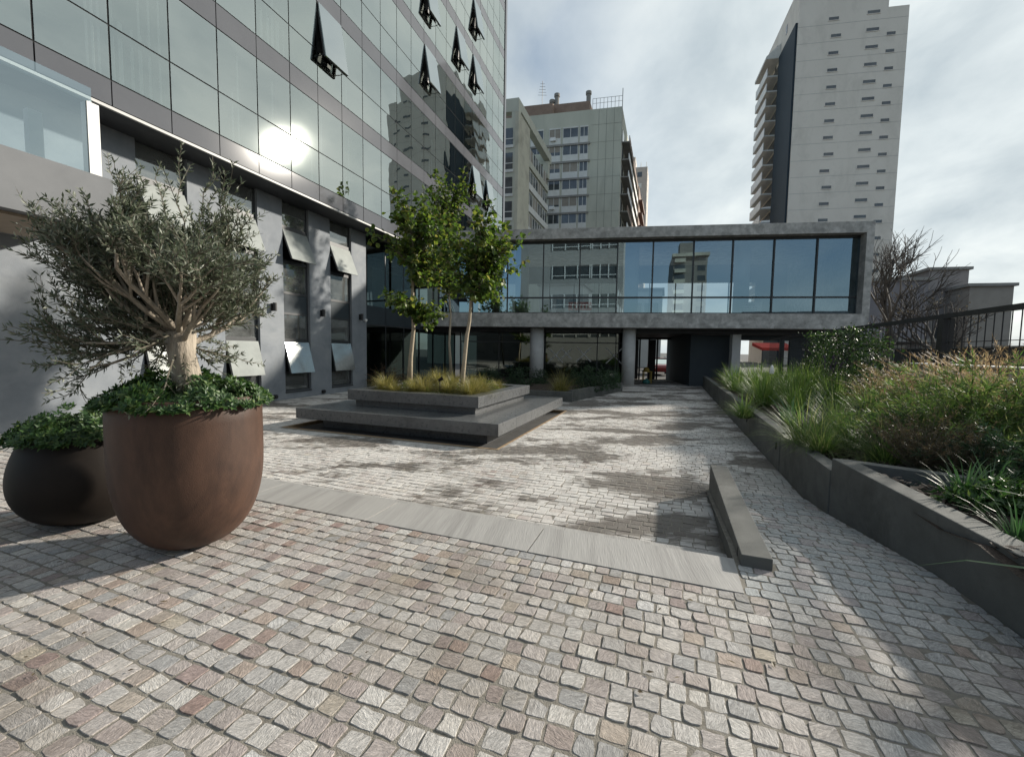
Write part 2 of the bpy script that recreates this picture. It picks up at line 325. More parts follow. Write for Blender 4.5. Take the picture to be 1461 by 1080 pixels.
# ------------------------------------------------------------------ ground
ZC = -.30
def left_u(v): return (-12.4 - v * FN.dot(GV)) / FN.dot(GU)
def right_u(v): return 1.73 + max(0, 5.6 - v) * .094
def ramp_z(v): return ZC * min(1, max(0, (v - 3.9) / 2.7))
def setts(name, mat, rows, zf, pu, pv, gap=.010, h=.03, fine=False, seed=1):
    """rows: list of (v0, [(ua, ub), ...]); every stone is its own island, split to size, slightly tilted"""
    rg = random.Random(seed); mb = MB()
    for v0, ivs in rows:
        for ua, ub in ivs:
            u = ua - rg.random() * pu * .8; wob = rg.random() * 6
            while u < ub:
                wd = pu * rg.uniform(.78, 1.25); a0 = max(u, ua) + gap / 2; a1 = min(u + wd, ub) - gap / 2; u += wd
                if a1 - a0 < .025: continue
                b0 = v0 + gap * .65 + rg.uniform(-.002, .003); b1 = v0 + pv - gap * .65 + rg.uniform(-.003, .002)
                um = (a0 + a1) / 2; vm = (b0 + b1) / 2
                dz = rg.uniform(-.003, .003); tx = rg.uniform(-.025, .025); ty = rg.uniform(-.028, .028)
                j = lambda: rg.uniform(-.0045, .0045)
                if fine:
                    c = rg.uniform(.003, .010); ring = []
                    for (x, y, ex, ey) in ((a0, b0, 1, 1), (a1, b0, -1, 1), (a1, b1, -1, -1), (a0, b1, 1, -1)):
                        x += j(); y += j()
                        p = (x + ex * c, y + ey * c * .25 + j() * .5); q = (x + ex * c * .25 + j() * .5, y + ey * c)
                        ring += [q, p] if (ex * ey > 0) else [p, q]
                        # a chipped point halfway along the edge that follows this corner
                        if ey > 0 and ex > 0: ring.append((um + j() * 2, b0 + j()))
                        elif ex < 0 and ey > 0: ring.append((a1 + j(), vm + j() * 2))
                        elif ex < 0: ring.append((um + j() * 2, b1 + j()))
                        else: ring.append((a0 + j(), vm + j() * 2))
                else: ring = [(a0 + j(), b0 + j()), (a1 + j(), b0 + j()), (a1 + j(), b1 + j()), (a0 + j(), b1 + j())]
                n = len(ring); vs = []
                for k, (x, y) in enumerate(ring):
                    X = um + (x - um) * .974; Y = vm + (y - vm) * .974
                    q = GU * X + GV * Y; vs.append((q.x, q.y, zf(Y) + dz + tx * (X - um) + ty * (Y - vm) - .001))
                for x, y in ring:
                    q = GU * x + GV * y; vs.append((q.x, q.y, zf(y) + dz - .0024 + tx * (x - um) + ty * (y - vm)))
                for x, y in ring:
                    q = GU * x + GV * y; vs.append((q.x, q.y, zf(y) - h))
                fs = [tuple(range(n))]
                for t in (0, n):
                    for k in range(n):
                        k2 = (k + 1) % n; fs.append((t + n + k, t + n + k2, t + k2, t + k))
                if not fine: pass
                mb.add(vs, fs)
    o = mb.build(name, mat, origin=(0, 0, 0)); return tag(o, kind='structure')
def frange(a, b, s):
    out = []
    while a < b - 1e-6: out.append(a); a += s
    return out
# planter pit
PL = on_z(711, 605.5, .13); PU1, PV0 = GF.inv(PL); PW = 5.3; PU0, PV1 = PU1 - PW, PV0 + PW
PIT = (PU0 - .12, PU1 + .12, PV0 - .30, PV1 + .12)
fg_rows = [(v, [(left_u(v), right_u(v) - .01)]) for v in frange(3.085 - .109 * 42, 3.08, .109)]
setts('cobble_paving', M['setts'], fg_rows, lambda v: 0, .103, .109, fine=True, seed=3)
rp_rows = [(v, [(.53 if v < 3.5 else .775, right_u(v) - .01)]) for v in frange(3.085, 6.3, .109)]
setts('ramp_paving', M['setts_ramp'], rp_rows, ramp_z, .118, .109, fine=True, seed=4)
ct_rows = []
for v in frange(4.02, 30, .118):
    ru = .55 if v < 6.24 else 1.71
    if v > 6.24 and v < 6.9: pass
    lu = left_u(v)
    if v + .118 > PIT[2] and v < PIT[3]: ivs = [(lu, PIT[0]), (PIT[1], ru)]
    else: ivs = [(lu, ru)]
    ct_rows.append((v, ivs))
setts('courtyard_paving', M['setts_court'], ct_rows, lambda v: ramp_z(v) if v > 9e9 else ZC, .125, .118, seed=5)
# joint bed sheets under the stones
mb = MB()
def strip_sheet(mb, vs, ufun0, ufun1, zf, dz):
    for v0, v1 in zip(vs[:-1], vs[1:]):
        a = GU * ufun0(v0) + GV * v0; b = GU * ufun1(v0) + GV * v0; c = GU * ufun1(v1) + GV * v1; d = GU * ufun0(v1) + GV * v1
        mb.quad((a.x, a.y, zf(v0) + dz), (b.x, b.y, zf(v0) + dz), (c.x, c.y, zf(v1) + dz), (d.x, d.y, zf(v1) + dz))
strip_sheet(mb, [-9, -3, 0, 3.085], left_u, lambda v: right_u(v) + .05, lambda v: 0, -.0048)
strip_sheet(mb, [3.085, 3.5, 3.9, 4.8, 5.6, 6.3], lambda v: .515, lambda v: right_u(v) + .05, ramp_z, -.0048)
tag(mb.build('joint_sand', M['mortar'], origin=(0, 0, 0)), kind='structure')
mb = MB()
lu = lambda v: left_u(v)
strip_sheet(mb, [3.6, PIT[2]], lu, lambda v: 1.8, lambda v: ZC, -.0048)
strip_sheet(mb, [PIT[2], PIT[3]], lu, lambda v: PIT[0], lambda v: ZC, -.0048)
strip_sheet(mb, [PIT[2], PIT[3]], lambda v: PIT[1], lambda v: 1.8, lambda v: ZC, -.0048)
strip_sheet(mb, [PIT[3], 32], lu, lambda v: 1.8, lambda v: ZC, -.0048)
tag(mb.build('courtyard_joint_sand', M['mortar'], origin=(0, 0, 0)), kind='structure')
# flat slabs forming the top step, and the lower tread
mb = MB(); rg = random.Random(5); u = .52
while u > left_u(3.3) - .5:
    ln = rg.uniform(1.35, 1.65); mb.box(GF, u - ln + .011, u, 3.09, 3.595, -.30, .002 + rg.uniform(-.001, .001)); u -= ln
o = mb.build('stone_step', M['strip']); tag(o, kind='structure')
mb = MB(); u = .52
while u > left_u(3.8) - .5:
    ln = rg.uniform(1.35, 1.65); mb.box(GF, u - ln + .004, u, 3.60, 4.0, -.30, -.15); u -= ln
o = mb.build('stone_lower_step', M['strip']); tag(o, kind='structure')
mb = MB(); S = 900
mb.quad((-S, -S, -.38), (S, -S, -.38), (S, S, -.38), (-S, S, -.38))
M['street'] = pm('asphalt', (.05, .05, .05), (.085, .083, .08), 3, .9, .2, 90)
tag(mb.build('ground', M['street'], origin=(0, 0, -.38)), kind='structure')
# ------------------------------------------------------------------ low wedge wall by the ramp
t = thing('wedge_wall', GF.p(.66, 4.8, ZC), 'low dark concrete wedge wall standing free between step and ramp', 'low wall')
mb = MB(); P = GF.p
mb.hexa([P(.555, 3.5, -.31), P(.765, 3.5, -.31), P(.765, 6.22, -.31), P(.555, 6.22, -.31), P(.555, 3.5, .088), P(.765, 3.5, .088), P(.765, 6.22, .088), P(.56, 6.22, .088)])
mb.build('wall_body', M['kerb'], t, bevel=.006)
mb = MB(); mb.box(GF, .551, .5555, 3.66, 3.70, -.0, .07); mb.build('drain_slot', M['black'], t)
# ------------------------------------------------------------------ long glazed office building on the left
D1, D2 = -11.4, -12.4
def fz(x, y, d): return on_plane(x, y, FN, d).z
def fs(x, y, d): return FA.dot(on_plane(x, y, FN, d))
ZE = fz(400, 264, D1); ZA = fz(300, 185.4, D1); ZB = fz(300, 122.5, D1); ZCt = fz(400, 107.3, D1); ZD = fz(400, 77.3, D1)
print('curtain z', ZE, ZA, ZB, ZCt, ZD)
cols = [fs(x, 33.3 + .507 * x, D1) for x in (49, 159, 246, 314, 369.5, 417)]
print('curtain cols', cols, [b - a for a, b in zip(cols, cols[1:])])
CW = (cols[5] - cols[0]) / 5; S0 = cols[0]
S_END = fs(716, 100, D1); print('S_END', S_END)
FH = ZD - ZA
off = thing('office_building', FF.p((S0 + S_END) / 2, D1 - 5, ZC), 'tall glass curtain wall office building with grey ground floor along the courtyard', 'building')
M['cglass'] = glassmat('curtain_glass', (.80, .86, .82), .54, .008, (.80, .85, .80), wob=.012, wscale=.55, halo=.004)
M['cglass2'] = glassmat('curtain_glass_soft', (.74, .80, .76), .50, .02, (.78, .84, .79), wob=.012, wscale=.55, halo=.006)
M['sashglass'] = glassmat('sash_glass', (.30, .335, .32), .56, .008, (.86, .9, .88))
k0 = -int((S0 - fs(0, 300, D1)) / CW) - 4; k1 = int((S_END - S0) / CW) + 1
NFL = 8
ZTOP = ZA + NFL * FH
S_END = S0 + k1 * CW
rg = random.Random(11)
# open sashes: pixel of the hinge centre -> cell
opens = {}
for (x, y) in ((478, 28), (613, -8), (612, 92), (652, 62), (683, 45), (682, 118), (676, 266), (694, 290)):
    p = on_plane(x, y, FN, D1); k = math.floor((FA.dot(p) - S0) / CW); fl = math.floor((p.z - ZA) / FH); up = (p.z - ZA - fl * FH) > (ZB - ZA)
    opens[(k, fl)] = 1; print('open', k, fl, up)
cells = []
for fl in range(NFL):
    for k in range(k0, k1):
        c = FF.p(S0 + (k + .5) * CW, D1, ZA + (fl + .4) * FH)
        d = c - CAMP; q = (CR.dot(d), CD.dot(d), FWD.dot(d))
        vis = q[2] > .5 and abs(q[0] / q[2]) < 1.35 and q[1] / q[2] > -1.05
        cells.append((not vis, (c - CAMP).length, k, fl))
cells.sort()
g = .018
def pane(mb, s0, s1, z0, z1, tilt=0, mi=0):
    y = rg.uniform(-.0015, .0015); x = rg.uniform(-.002, .002)
    d = D1 - .03
    P = FF.p
    if tilt:
        h = z1 - z0; oy = h * sin(tilt); oz = h * (1 - cos(tilt))
        mb.hexa([P(s0, d + oy + .03, z0 + oz), P(s1, d + oy + .03, z0 + oz), P(s1, d + oy - .01, z0 + oz), P(s0, d + oy - .01, z0 + oz), P(s0, d + .05, z1), P(s1, d + .05, z1), P(s1, d + .01, z1), P(s0, d + .01, z1)], mi)
    else:
        mb.quad(P(s0, d - y, z0), P(s1, d - y + x, z0), P(s1, d + y + x, z1), P(s0, d + y, z1), mi)
rest = MB()
for i, (hid, dist, k, fl) in enumerate(cells):
    s0 = S0 + k * CW + g; s1 = s0 + CW - 2 * g; za = ZA + fl * FH; zb = za + ZB - ZA; zc = za + ZCt - ZA
    mb = MB() if i < 99 else rest
    op = (k, fl) in opens
    pane(mb, s0, s1, za + g, zb - g)
    if not op: pane(mb, s0, s1, zb + g, zc - g)
    if i < 99:
        wd = mb.build('window', M['cglass'] if rg.random() < .75 else M['cglass2'], off)
    if op:
        sb = MB(); pane(sb, s0 + .02, s1 - .02, zb - .25, zc - g, tilt=R(10))
        wd2 = sb.build('open_sash', M['sashglass'], off)
        fb = MB(); z1 = zc - g; z0 = zb - .25; h = z1 - z0; tl = R(10); d = D1 - .03; P = FF.p
        def bar(a, b, hh0, hh1):   # frame bars behind the tilted sheet
            for (sa, sb_, h0, h1) in ((a, b, hh0, hh1),):
                def q(s_, hh, o): return P(s_, d + hh * sin(tl) + o, z1 - hh * cos(tl))
                fb.hexa([q(sa, h1, -.07), q(sb_, h1, -.07), q(sb_, h1, -.015), q(sa, h1, -.015), q(sa, h0, -.07), q(sb_, h0, -.07), q(sb_, h0, -.015), q(sa, h0, -.015)])
        bar(s0 + .02, s0 + .08, 0, h); bar(s1 - .08, s1 - .02, 0, h); bar(s0 + .081, s1 - .081, h - .07, h)
        for ss in (s0 + .05, s1 - .05): fb.tube([P(ss, d, z0 + .1), P(ss, d + h * sin(tl) - .05, z0 + .14)], .015, 5)
        fb.build('frame', M['frame'], wd2)
        hb = MB(); hb.quad(P(s0, d - .25, z0), P(s1, d - .25, z0), P(s1, d - .25, zc), P(s0, d - .25, zc)); hb.build('opening', M['black'], off)  # black sheet painted in for the dark of the room behind the open sash
tag(rest.build('upper_windows', M['cglass'], off), kind='stuff')
mb = MB()
for fl in range(NFL):
    z0 = ZE + .06 if fl == 0 else ZA + fl * FH - (FH - (ZCt - ZA)); z1 = ZA + fl * FH
    for k in range(k0, k1):
        o_ = rg.uniform(-.003, .003); d = D1 - .028 + o_
        s0 = S0 + k * CW + .012; s1 = s0 + CW - .024
        mb.quad(FF.p(s0, d, z0 + .012), FF.p(s1, d, z0 + .012), FF.p(s1, d, z1 - .012), FF.p(s0, d, z1 - .012))
tag(mb.build('spandrel_bands', M['spandrel'], off), kind='stuff')
mb = MB()      # backing grid just behind the panes: mullions and transoms show as thin dark joints
SA = S0 + k0 * CW
for k in range(k0, k1 + 1): mb.box(FF, S0 + k * CW - .03, S0 + k * CW + .03, D1 - .16, D1 - .045, ZE, ZTOP)
for fl in range(NFL):
    for zz in (ZA, ZB, ZCt):
        z = zz + fl * FH
        for k in range(k0, k1): mb.box(FF, S0 + k * CW + .031, S0 + (k + 1) * CW - .031, D1 - .15, D1 - .046, z - .03, z + .03)
tag(mb.build('mullion_grid', M['joint'], off), kind='stuff')
mb = MB()      # rooms behind the glass: slabs, back wall
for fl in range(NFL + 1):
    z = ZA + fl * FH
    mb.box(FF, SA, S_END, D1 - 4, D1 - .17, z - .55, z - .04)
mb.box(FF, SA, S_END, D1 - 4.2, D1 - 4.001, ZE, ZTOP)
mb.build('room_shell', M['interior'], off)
M['blind'] = pm('pale_blind', (.80, .82, .80), (.86, .87, .85), 5, .8)
mb = MB()
for (x, y, n) in ((190, 85, 7), (165, 75, 3), (210, 95, 6), (400, 40, 5), (395, 20, 4), (350, 190, 2), (410, 215, 3), (500, 50, 2), (505, 225, 2), (495, 235, 2), (575, 300, 1), (570, 120, 1), (395, 150, 2), (620, 240, 2), (455, 235, 1), (470, 250, 1), (430, 140, 1)):
    p = on_plane(x, y, FN, D1); fl = math.floor((p.z - ZA) / FH); s = FA.dot(p)
    for i in range(n):
        ss = s + (i - n / 2) * .2 + rg.uniform(-.05, .05); z0 = ZA + fl * FH + .05
        mb.box(FF, ss - .02, ss + .02, D1 - .22, D1 - .20, z0, z0 + rg.choice([.9, 1.4, 2.0, 2.5]))
mb.build('blind_strips', M['blind'], off)  # pale upright strips of mixed heights just behind the glass
mb = MB()      # soffit and lip
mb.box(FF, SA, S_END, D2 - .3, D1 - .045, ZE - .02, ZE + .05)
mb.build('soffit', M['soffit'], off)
mb = MB(); mb.box(FF, SA, S_END, D1 - .04, D1 + .02, ZE - .03, ZE + .03); mb.build('edge_trim', M['trim'], off)
mb = MB(); mb.box(FF, S_END, S_END + .35, D1 - 14, D1 + .02, ZE - .02, ZTOP)
mb.box(FF, SA, S_END, D1 - 14, D1 - 4.21, ZE + .06, ZTOP); mb.build('end_wall', M['spandrel'], off)
# --- recessed ground floor with tall strip windows
def gz(x, y): return fz(x, y, D2)
def gs(x, y): return fs(x, y, D2)
wins = [(gs(406, 480), gs(443, 480)), (gs(472.5, 480), gs(502.5, 480)), (gs(321.5, 480), gs(371.5, 480))]
wcol = wins[1][0] - wins[0][0]; w0 = wins[0]
wins.append((wins[2][0] - (wins[0][0] - wins[2][0]), wins[2][1] - (wins[0][0] - wins[2][0])))
wins.sort(); print('gf windows', wins)
S_GR = gs(523, 480)
zr = [gz(424, y) for y in (557, 533.5, 529, 488.5, 483.5, 450, 447, 421.5, 418, 378.5, 374, 333, 327, 300)]
print('gf rows', zr)
mb = MB(); x0 = SA
segs = []
for a, b in wins: segs.append((x0, a)); x0 = b
segs.append((x0, S_GR))
for a, b in segs: mb.box(FF, a, b, D2 - .35, D2, ZC - .05, ZE - .021)
for a, b in wins: mb.box(FF, a, b, D2 - .35, D2 - .003, ZC - .05, zr[0])
mb.build('ground_floor_wall', M['wallgrey'], off)
M['wglass'] = glassmat('dusty_window_glass', (.30, .33, .32), .30, .03, (.8, .85, .84), wob=.006, wscale=.8, dirt=.32)
M['film'] = pm('white_film', (.27, .29, .28), (.34, .36, .345), 1.5, .65, spec=.15, stain=(.23, .245, .235), sscale=1.0)
M['wglass_open'] = glassmat('milky_window_glass', (.25, .27, .26), .2, .12, (.9, .92, .9), dirt=.5)
mb0 = MB()
for wi, (a, b) in enumerate(wins):
    wd = None
    fr = MB(); P = FF.p; dd = D2 - .12
    for (s0, s1) in ((a, a + .06), (b - .06, b)): fr.box(FF, s0, s1, dd - .06, dd + .02, zr[0], ZE - .03)
    for i in range(0, 12, 2):
        zlo, zhi = (zr[i - 1], zr[i]) if i else (zr[0], zr[0] + .06)
        fr.box(FF, a + .061, b - .061, dd - .05, dd + .025, zlo, zhi)
    fr.box(FF, a + .061, b - .061, dd - .05, dd + .04, zr[11], zr[12])
    wd = fr.build('window', M['frame'], off)
    sl_ = MB(); sl_.box(FF, a - .0, b + .0, D2 - .1, D2 + .03, zr[0] - .05, zr[0] - .003); sl_.build('sill', M['frame'], wd)
    for (i0, i1) in ((0, 1), (4, 5), (8, 9), (12, 13)):
        z1 = zr[i1] if i1 != 13 else ZE - .04
        gl = MB(); gl.quad(P(a + .06, dd, zr[i0]), P(b - .06, dd, zr[i0]), P(b - .06, dd, z1), P(a + .06, dd, z1)); gl.build('fixed_pane', M['wglass'], wd)
    dk = MB(); dk.box(FF, a + .061, b - .061, dd - .02, dd + .01, zr[6], zr[7]); dk.build('infill_panel', M['darkwall'], wd)
    for (i0, i1, tl) in ((2, 3, R(14 if wi != 3 else 12)), (10, 11, R(22))):
        s_ = MB(); h = zr[i1] - zr[i0] + .1; z1 = zr[i1]
        def q(s__, hh, o): return P(s__, dd + .06 + hh * sin(tl) + o * cos(tl), z1 - hh * cos(tl))
        s_.hexa([q(a + .05, h, 0), q(b - .05, h, 0), q(b - .05, h, .02), q(a + .05, h, .02), q(a + .05, 0, 0), q(b - .05, 0, 0), q(b - .05, 0, .02), q(a + .05, 0, .02)])
        sh = s_.build('open_sash', M['film'] if (i0 == 10 or wi == 1) else M['wglass_open'], wd)
        f_ = MB()
        for (sa, sb_, h0, h1) in ((a + .03, a + .075, 0, h), (b - .075, b - .03, 0, h), (a + .076, b - .076, h - .05, h)):
            f_.hexa([q(sa, h1, -.045), q(sb_, h1, -.045), q(sb_, h1, -.003), q(sa, h1, -.003), q(sa, h0, -.045), q(sb_, h0, -.045), q(sb_, h0, -.003), q(sa, h0, -.003)])
        f_.build('sash_frame', M['frame'], wd)
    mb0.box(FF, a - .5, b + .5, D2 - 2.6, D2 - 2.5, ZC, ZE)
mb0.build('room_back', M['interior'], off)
# storefront glazing continuing the ground floor toward the box building
M['sglass'] = glassmat('dark_shop_glass', (.18, .24, .23), .16, .01, (.75, .85, .82), wob=.004, wscale=.5)
S_G2 = S_GR + 9.5
zt0, zt1 = fz(560, 466, D2), fz(560, 441, D2); print('storefront', zt0, zt1)
cuts = [S_GR + i * 1.62 for i in range(6)] + [S_G2]
for a, b in zip(cuts[:-1], cuts[1:]):
    for z0, z1 in ((ZC + .06, zt0), (zt1, ZE - .03)):
        mb = MB(); x = rg.uniform(-.004, .004); P = FF.p; mb.quad(P(a + .03, D2 - .1, z0), P(b - .03, D2 - .1 + x, z0), P(b - .03, D2 - .1 + x, z1), P(a + .03, D2 - .1, z1)); mb.build('shop_window', M['sglass'], off)
mb = MB()
for s_ in cuts[1:]: mb.box(FF, s_ - .03, s_ + .03, D2 - .17, D2 - .09, ZC, ZE - .022)
mb.box(FF, S_GR + .001, S_G2, D2 - .2, D2 - .085, zt0 - .03, zt0 + .03); mb.build('shop_frame', M['frame'], off)
mb = MB(); mb.box(FF, S_GR + .001, S_G2, D2 - .2, D2 - .09, zt0 + .031, zt1); mb.build('shop_fascia', M['darkwall'], off)
mb = MB(); mb.box(FF, S_GR, S_G2 + 3, D2 - 5, D2 - 4.9, ZC, ZE); mb.box(FF, S_GR + .01, S_G2 + 3, D2 - 4.89, D2 - .21, zt1 - .3, zt1 - .05); mb.build('shop_back', M['interior'], off)
# wall lamps, low floor spots
def wall_lamp(s_, z):
    t = thing('wall_lamp', FF.p(s_, D2, z), None, 'wall lamp', 'small black wall lamps on the grey piers')
    mb = MB(); mb.box(FF, s_ - .045, s_ + .045, D2, D2 + .05, z - .12, z + .12); mb.build('bracket', M['black'], t)
    mb = MB(); c = FF.p(s_, D2 + .13, z)
    mb.tube([c + V((0, 0, -.14)), c + V((0, 0, .14))], .065, 12); mb.build('lamp_body', M['black'], t)
    return t
for (x, y, lb) in ((388, 438, 'black up-down wall lamp on the grey pier nearest the olive pot'), (458, 447, 'black up-down wall lamp on the pier between the two right strip windows'), (513, 452.5, 'black up-down wall lamp on the last pier before the dark shop glass')):
    p = on_plane(x, y, FN, D2); tag(wall_lamp(FA.dot(p), p.z), lb)
t = thing('security_camera', FF.p(gs(519, 457), D2, gz(519, 457)), 'small white dome camera beside the last wall lamp', 'security camera')
mb = MB(); c = FF.p(gs(519, 457), D2, gz(519, 457)); mb.tube([c, c + FN * .1], .03, 8); mb.build('arm', M['white'], t)
mb = MB(); mb.lathe(c + FN * .12 + V((0, 0, -.06)), [(.001, -.03), (.05, 0), (.065, .05), (.06, .1), (.001, .12)], 14); mb.build('dome', M['white'], t, smooth=True)
for (x, y, lb) in ((391.5, 566, 'tiny dark floor-level spout at the foot of the grey pier nearest the olive pot'), (460.5, 558.5, 'tiny dark floor-level spout at the foot of the pier between the right strip windows')):
    p = on_plane(x, y, FN, D2); mb = MB(); c = FF.p(FA.dot(p), D2, p.z)
    mb.tube([c, c + FN * .10], [.07, .075], 12); mb.tube([c + FN * .101, c + FN * .115], [.05, .05], 12)
    tag(mb.build('wall_spout', M['black']), lb, 'wall spout', 'small spouts low on the grey wall')
# --- terrace slab with glass balustrade, nearest the camera on the left
D3 = -9.9
tz0, tz1 = fz(60, 308, D3), fz(60, 225, D3); tr_ = FA.dot(on_plane(163, 300, FN, D3)); tp = FA.dot(on_plane(136, 190, FN, D3)); gzt = fz(60, 92, D3)
print('terrace', tz0, tz1, gzt, tr_)
t = thing('terrace', FF.p(tr_ - 4, D3 - 1, tz0), 'grey rendered terrace slab with a glass balustrade jutting out above the pots', 'terrace')
mb = MB(); mb.box(FF, tr_ - 9, tr_, D2 + .003, D3, tz0, tz1); mb.build('slab', pm('light_grey_render', (.135, .14, .147), (.165, .17, .177), 1.5, .85, .05, 120), t)
mb = MB(); mb.box(FF, tr_ - 8.9, tr_ - .1, D2 + .5, D3 - .25, tz0 - .05, tz0 - .002); mb.build('soffit_board', pm('timber_soffit', (.22, .17, .12), (.30, .24, .18), 3, .7, stretch=(1, 8, 1)), t)
M['balglass'] = glassmat('balustrade_glass', (.62, .72, .74), .34, .01, (.8, .92, .95), wob=.003)
mb = MB()
s_ = tp
while s_ > tr_ - 9:
    mb.quad(FF.p(s_ - 1.9, D3 - .04, tz1 + .004), FF.p(s_ - .015, D3 - .04, tz1 + .004), FF.p(s_ - .015, D3 - .04, gzt), FF.p(s_ - 1.9, D3 - .04, gzt)); s_ -= 1.92
mb.build('balustrade_glass', M['balglass'], t)
mb = MB(); zh = fz(60, 112, D3); mb.tube([FF.p(tr_ - 9, D3 - .09, zh), FF.p(tp, D3 - .09, zh)], .025, 8); mb.build('handrail', M['white'], t)
for (x, n_) in ((136, 0), (56, 1)):
    ss = FA.dot(on_plane(x, 200, FN, D3)); mb = MB(); zt = zh - .03 if n_ == 0 else zh - .55
    mb.box(FF, ss - .09, ss + .09, D3 - .2, D3 - .07 if n_ else D3 - .02, tz1 + .003, zt); mb.build('post', M['white'], t)
# ------------------------------------------------------------------ concrete box building bridging the far end
P0 = on_z(930, 553, ZC); BO = V((P0.x, P0.y, 0)); BD = BV.dot(BO)
BF = Frame(BO, BU, BV)
def bx(x, y, off=0): p = on_plane(x, y, BV, BD + off); return BU.dot(p - BO)
def bz(x, y, off=0): return on_plane(x, y, BV, BD + off).z
aR = bx(1244.5, 390); aL = bx(640, 400); zTop = bz(930, 322.8); zBot = bz(930, 467.8)
zg1 = bz(1060, 335.5, .0); zg0 = bz(1060, 447.5); DEP = 8.0
print('box', aL, aR, zTop, zBot, zg0, zg1, BO)
bb = thing('box_building', BF.p((aL + aR) / 2, DEP / 2, ZC), 'raw concrete box building with a long upper glass front bridging the far end', 'building')
pw = bx(1249, 390) - bx(1233.5, 390) + .12
mb = MB()
mb.box(BF, aL - 3, aR, 0, DEP, zg1, zTop); mb.box(BF, aL - 3, aR, 0, DEP, zBot, zg0); mb.box(BF, aR - .35, aR, .003, DEP, zg0, zg1)
mb.build('concrete_frame', M['concrete'], bb, bevel=.01)
xs = [1223.5, 1163, 1102, 1043.5, 988, 930.5, 880, 827, 775]
GO = .55
gx = [bx(x, 400, GO) for x in xs]; print('mullions', gx)
stp = gx[-2] - gx[-1]
while gx[-1] > aL: gx.append(gx[-1] - stp)
zrail = bz(1060, 424.5, GO); gz0 = zg0 + .001; gz1 = zg1 - .001
M['bglass'] = glassmat('box_glass', (.50, .57, .59), .36, .008, (.48, .66, .78), wob=.0025, wscale=.4)
for a, b in zip(gx[1:], gx[:-1]):
    mb = MB(); x = rg.uniform(-.003, .003)
    mb.quad(BF.p(a + .02, GO, gz0), BF.p(b - .02, GO + x, gz0), BF.p(b - .02, GO + x, gz1), BF.p(a + .02, GO, gz1)); mb.build('window', M['bglass'], bb)
mb = MB()
for a in gx: mb.box(BF, a - .03, a + .03, GO - .08, GO + .04, gz0, gz1)
mb.box(BF, gx[0] + .031, aR - .351, GO - .1, GO + .04, gz0, gz1)
for a, b in zip(gx[1:], gx[:-1]):
    mb.box(BF, a + .031, b - .031, GO - .07, GO + .03, zrail - .04, zrail + .04); mb.box(BF, a + .031, b - .031, GO - .07, GO + .03, gz0, gz0 + .08); mb.box(BF, a + .031, b - .031, GO - .07, GO + .03, gz1 - .12, gz1)
mb.build('window_frame', M['frame'], bb)
# upper room: back wall with a low ribbon window, floor finish, round columns
zrib = bz(900, 404, DEP - .4) ; print('zrib', zrib)
mb = MB(); a_r = bx(1078, 430, DEP - .4); a_l = bx(716, 430, DEP - .4)
mb.box(BF, aL - 3, aR - .36, DEP - .4, DEP - .2, zrib, zg1 - .01); mb.box(BF, a_r, aR - .36, DEP - .4, DEP - .2, zg0 + .01, zrib); mb.box(BF, aL - 3, a_l, DEP - .4, DEP - .2, zg0 + .01, zrib)
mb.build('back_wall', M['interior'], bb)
mb = MB(); k = a_l
while k < a_r: mb.box(BF, k - .03, k + .03, DEP - .36, DEP - .28, zg0 + .01, zrib - .002); k += 1.75
mb.build('ribbon_frame', M['frame'], bb)
for x in (901, 1058, 745):
    mb = MB(); c = BF.p(bx(x, 400, 2.2), 2.2, 0); mb.tube([V((c.x, c.y, zg0 + .01)), V((c.x, c.y, zg1 - .01))], .40, 24); mb.build('upper_column', M['white'], bb, smooth=True)
t = thing('paper_notice', BF.p(bx(1071, 441, 1.0), 1.0, zg0), 'white printed notice standing behind the upper glass by the round column', 'notice')
mb = MB(); a0, a1 = bx(1060.5, 441, 1.0), bx(1087, 441, 1.0); z0, z1 = zg0 + .06, bz(1070, 431, 1.0)
mb.box(BF, a0, a1, 1.0, 1.02, z0, z1); mb.build('sheet', M['white'], t)
mb = MB()
for (f0, f1, h0, h1) in ((.1, .62, .70, .80), (.05, .4, .52, .56), (.5, .75, .52, .56), (.0, .75, .34, .39)):
    mb.box(BF, a0 + (a1 - a0) * (f0 + .02), a0 + (a1 - a0) * f1, .994, .9985, z0 + (z1 - z0) * h0, z0 + (z1 - z0) * h1)
mb.build('printed_lines', M['frame'], t)
t = thing('red_banner', BF.p(bx(840, 442, DEP + 1), DEP + 1, zg0), 'faded red banner seen through the upper glass', 'banner')
mb = MB(); a0, a1 = bx(811, 441, DEP + 2), bx(844, 441, DEP + 2); z0, z1 = bz(840, 443, DEP + 2), bz(840, 431, DEP + 2)
mb.box(BF, a0, a1, DEP + 2, DEP + 2.05, z0, z1); mb.build('cloth', pm('red_cloth', (.42, .10, .07), (.5, .14, .1), 4, .8), t)
mb = MB()
for i in range(6): mb.box(BF, a0 + .25 + i * .27, a0 + .38 + i * .27, DEP + 1.985, DEP + 1.998, z0 + .15, z1 - .15 - .1 * (i % 2))
mb.build('lettering', M['white'], t)
mb = MB()
for a in (a0 + .05, a1 - .05): mb.tube([BF.p(a, DEP + 2.08, ZC - .05), BF.p(a, DEP + 2.08, z1)], .03, 6)
mb.build('pole', M['frame'], t)
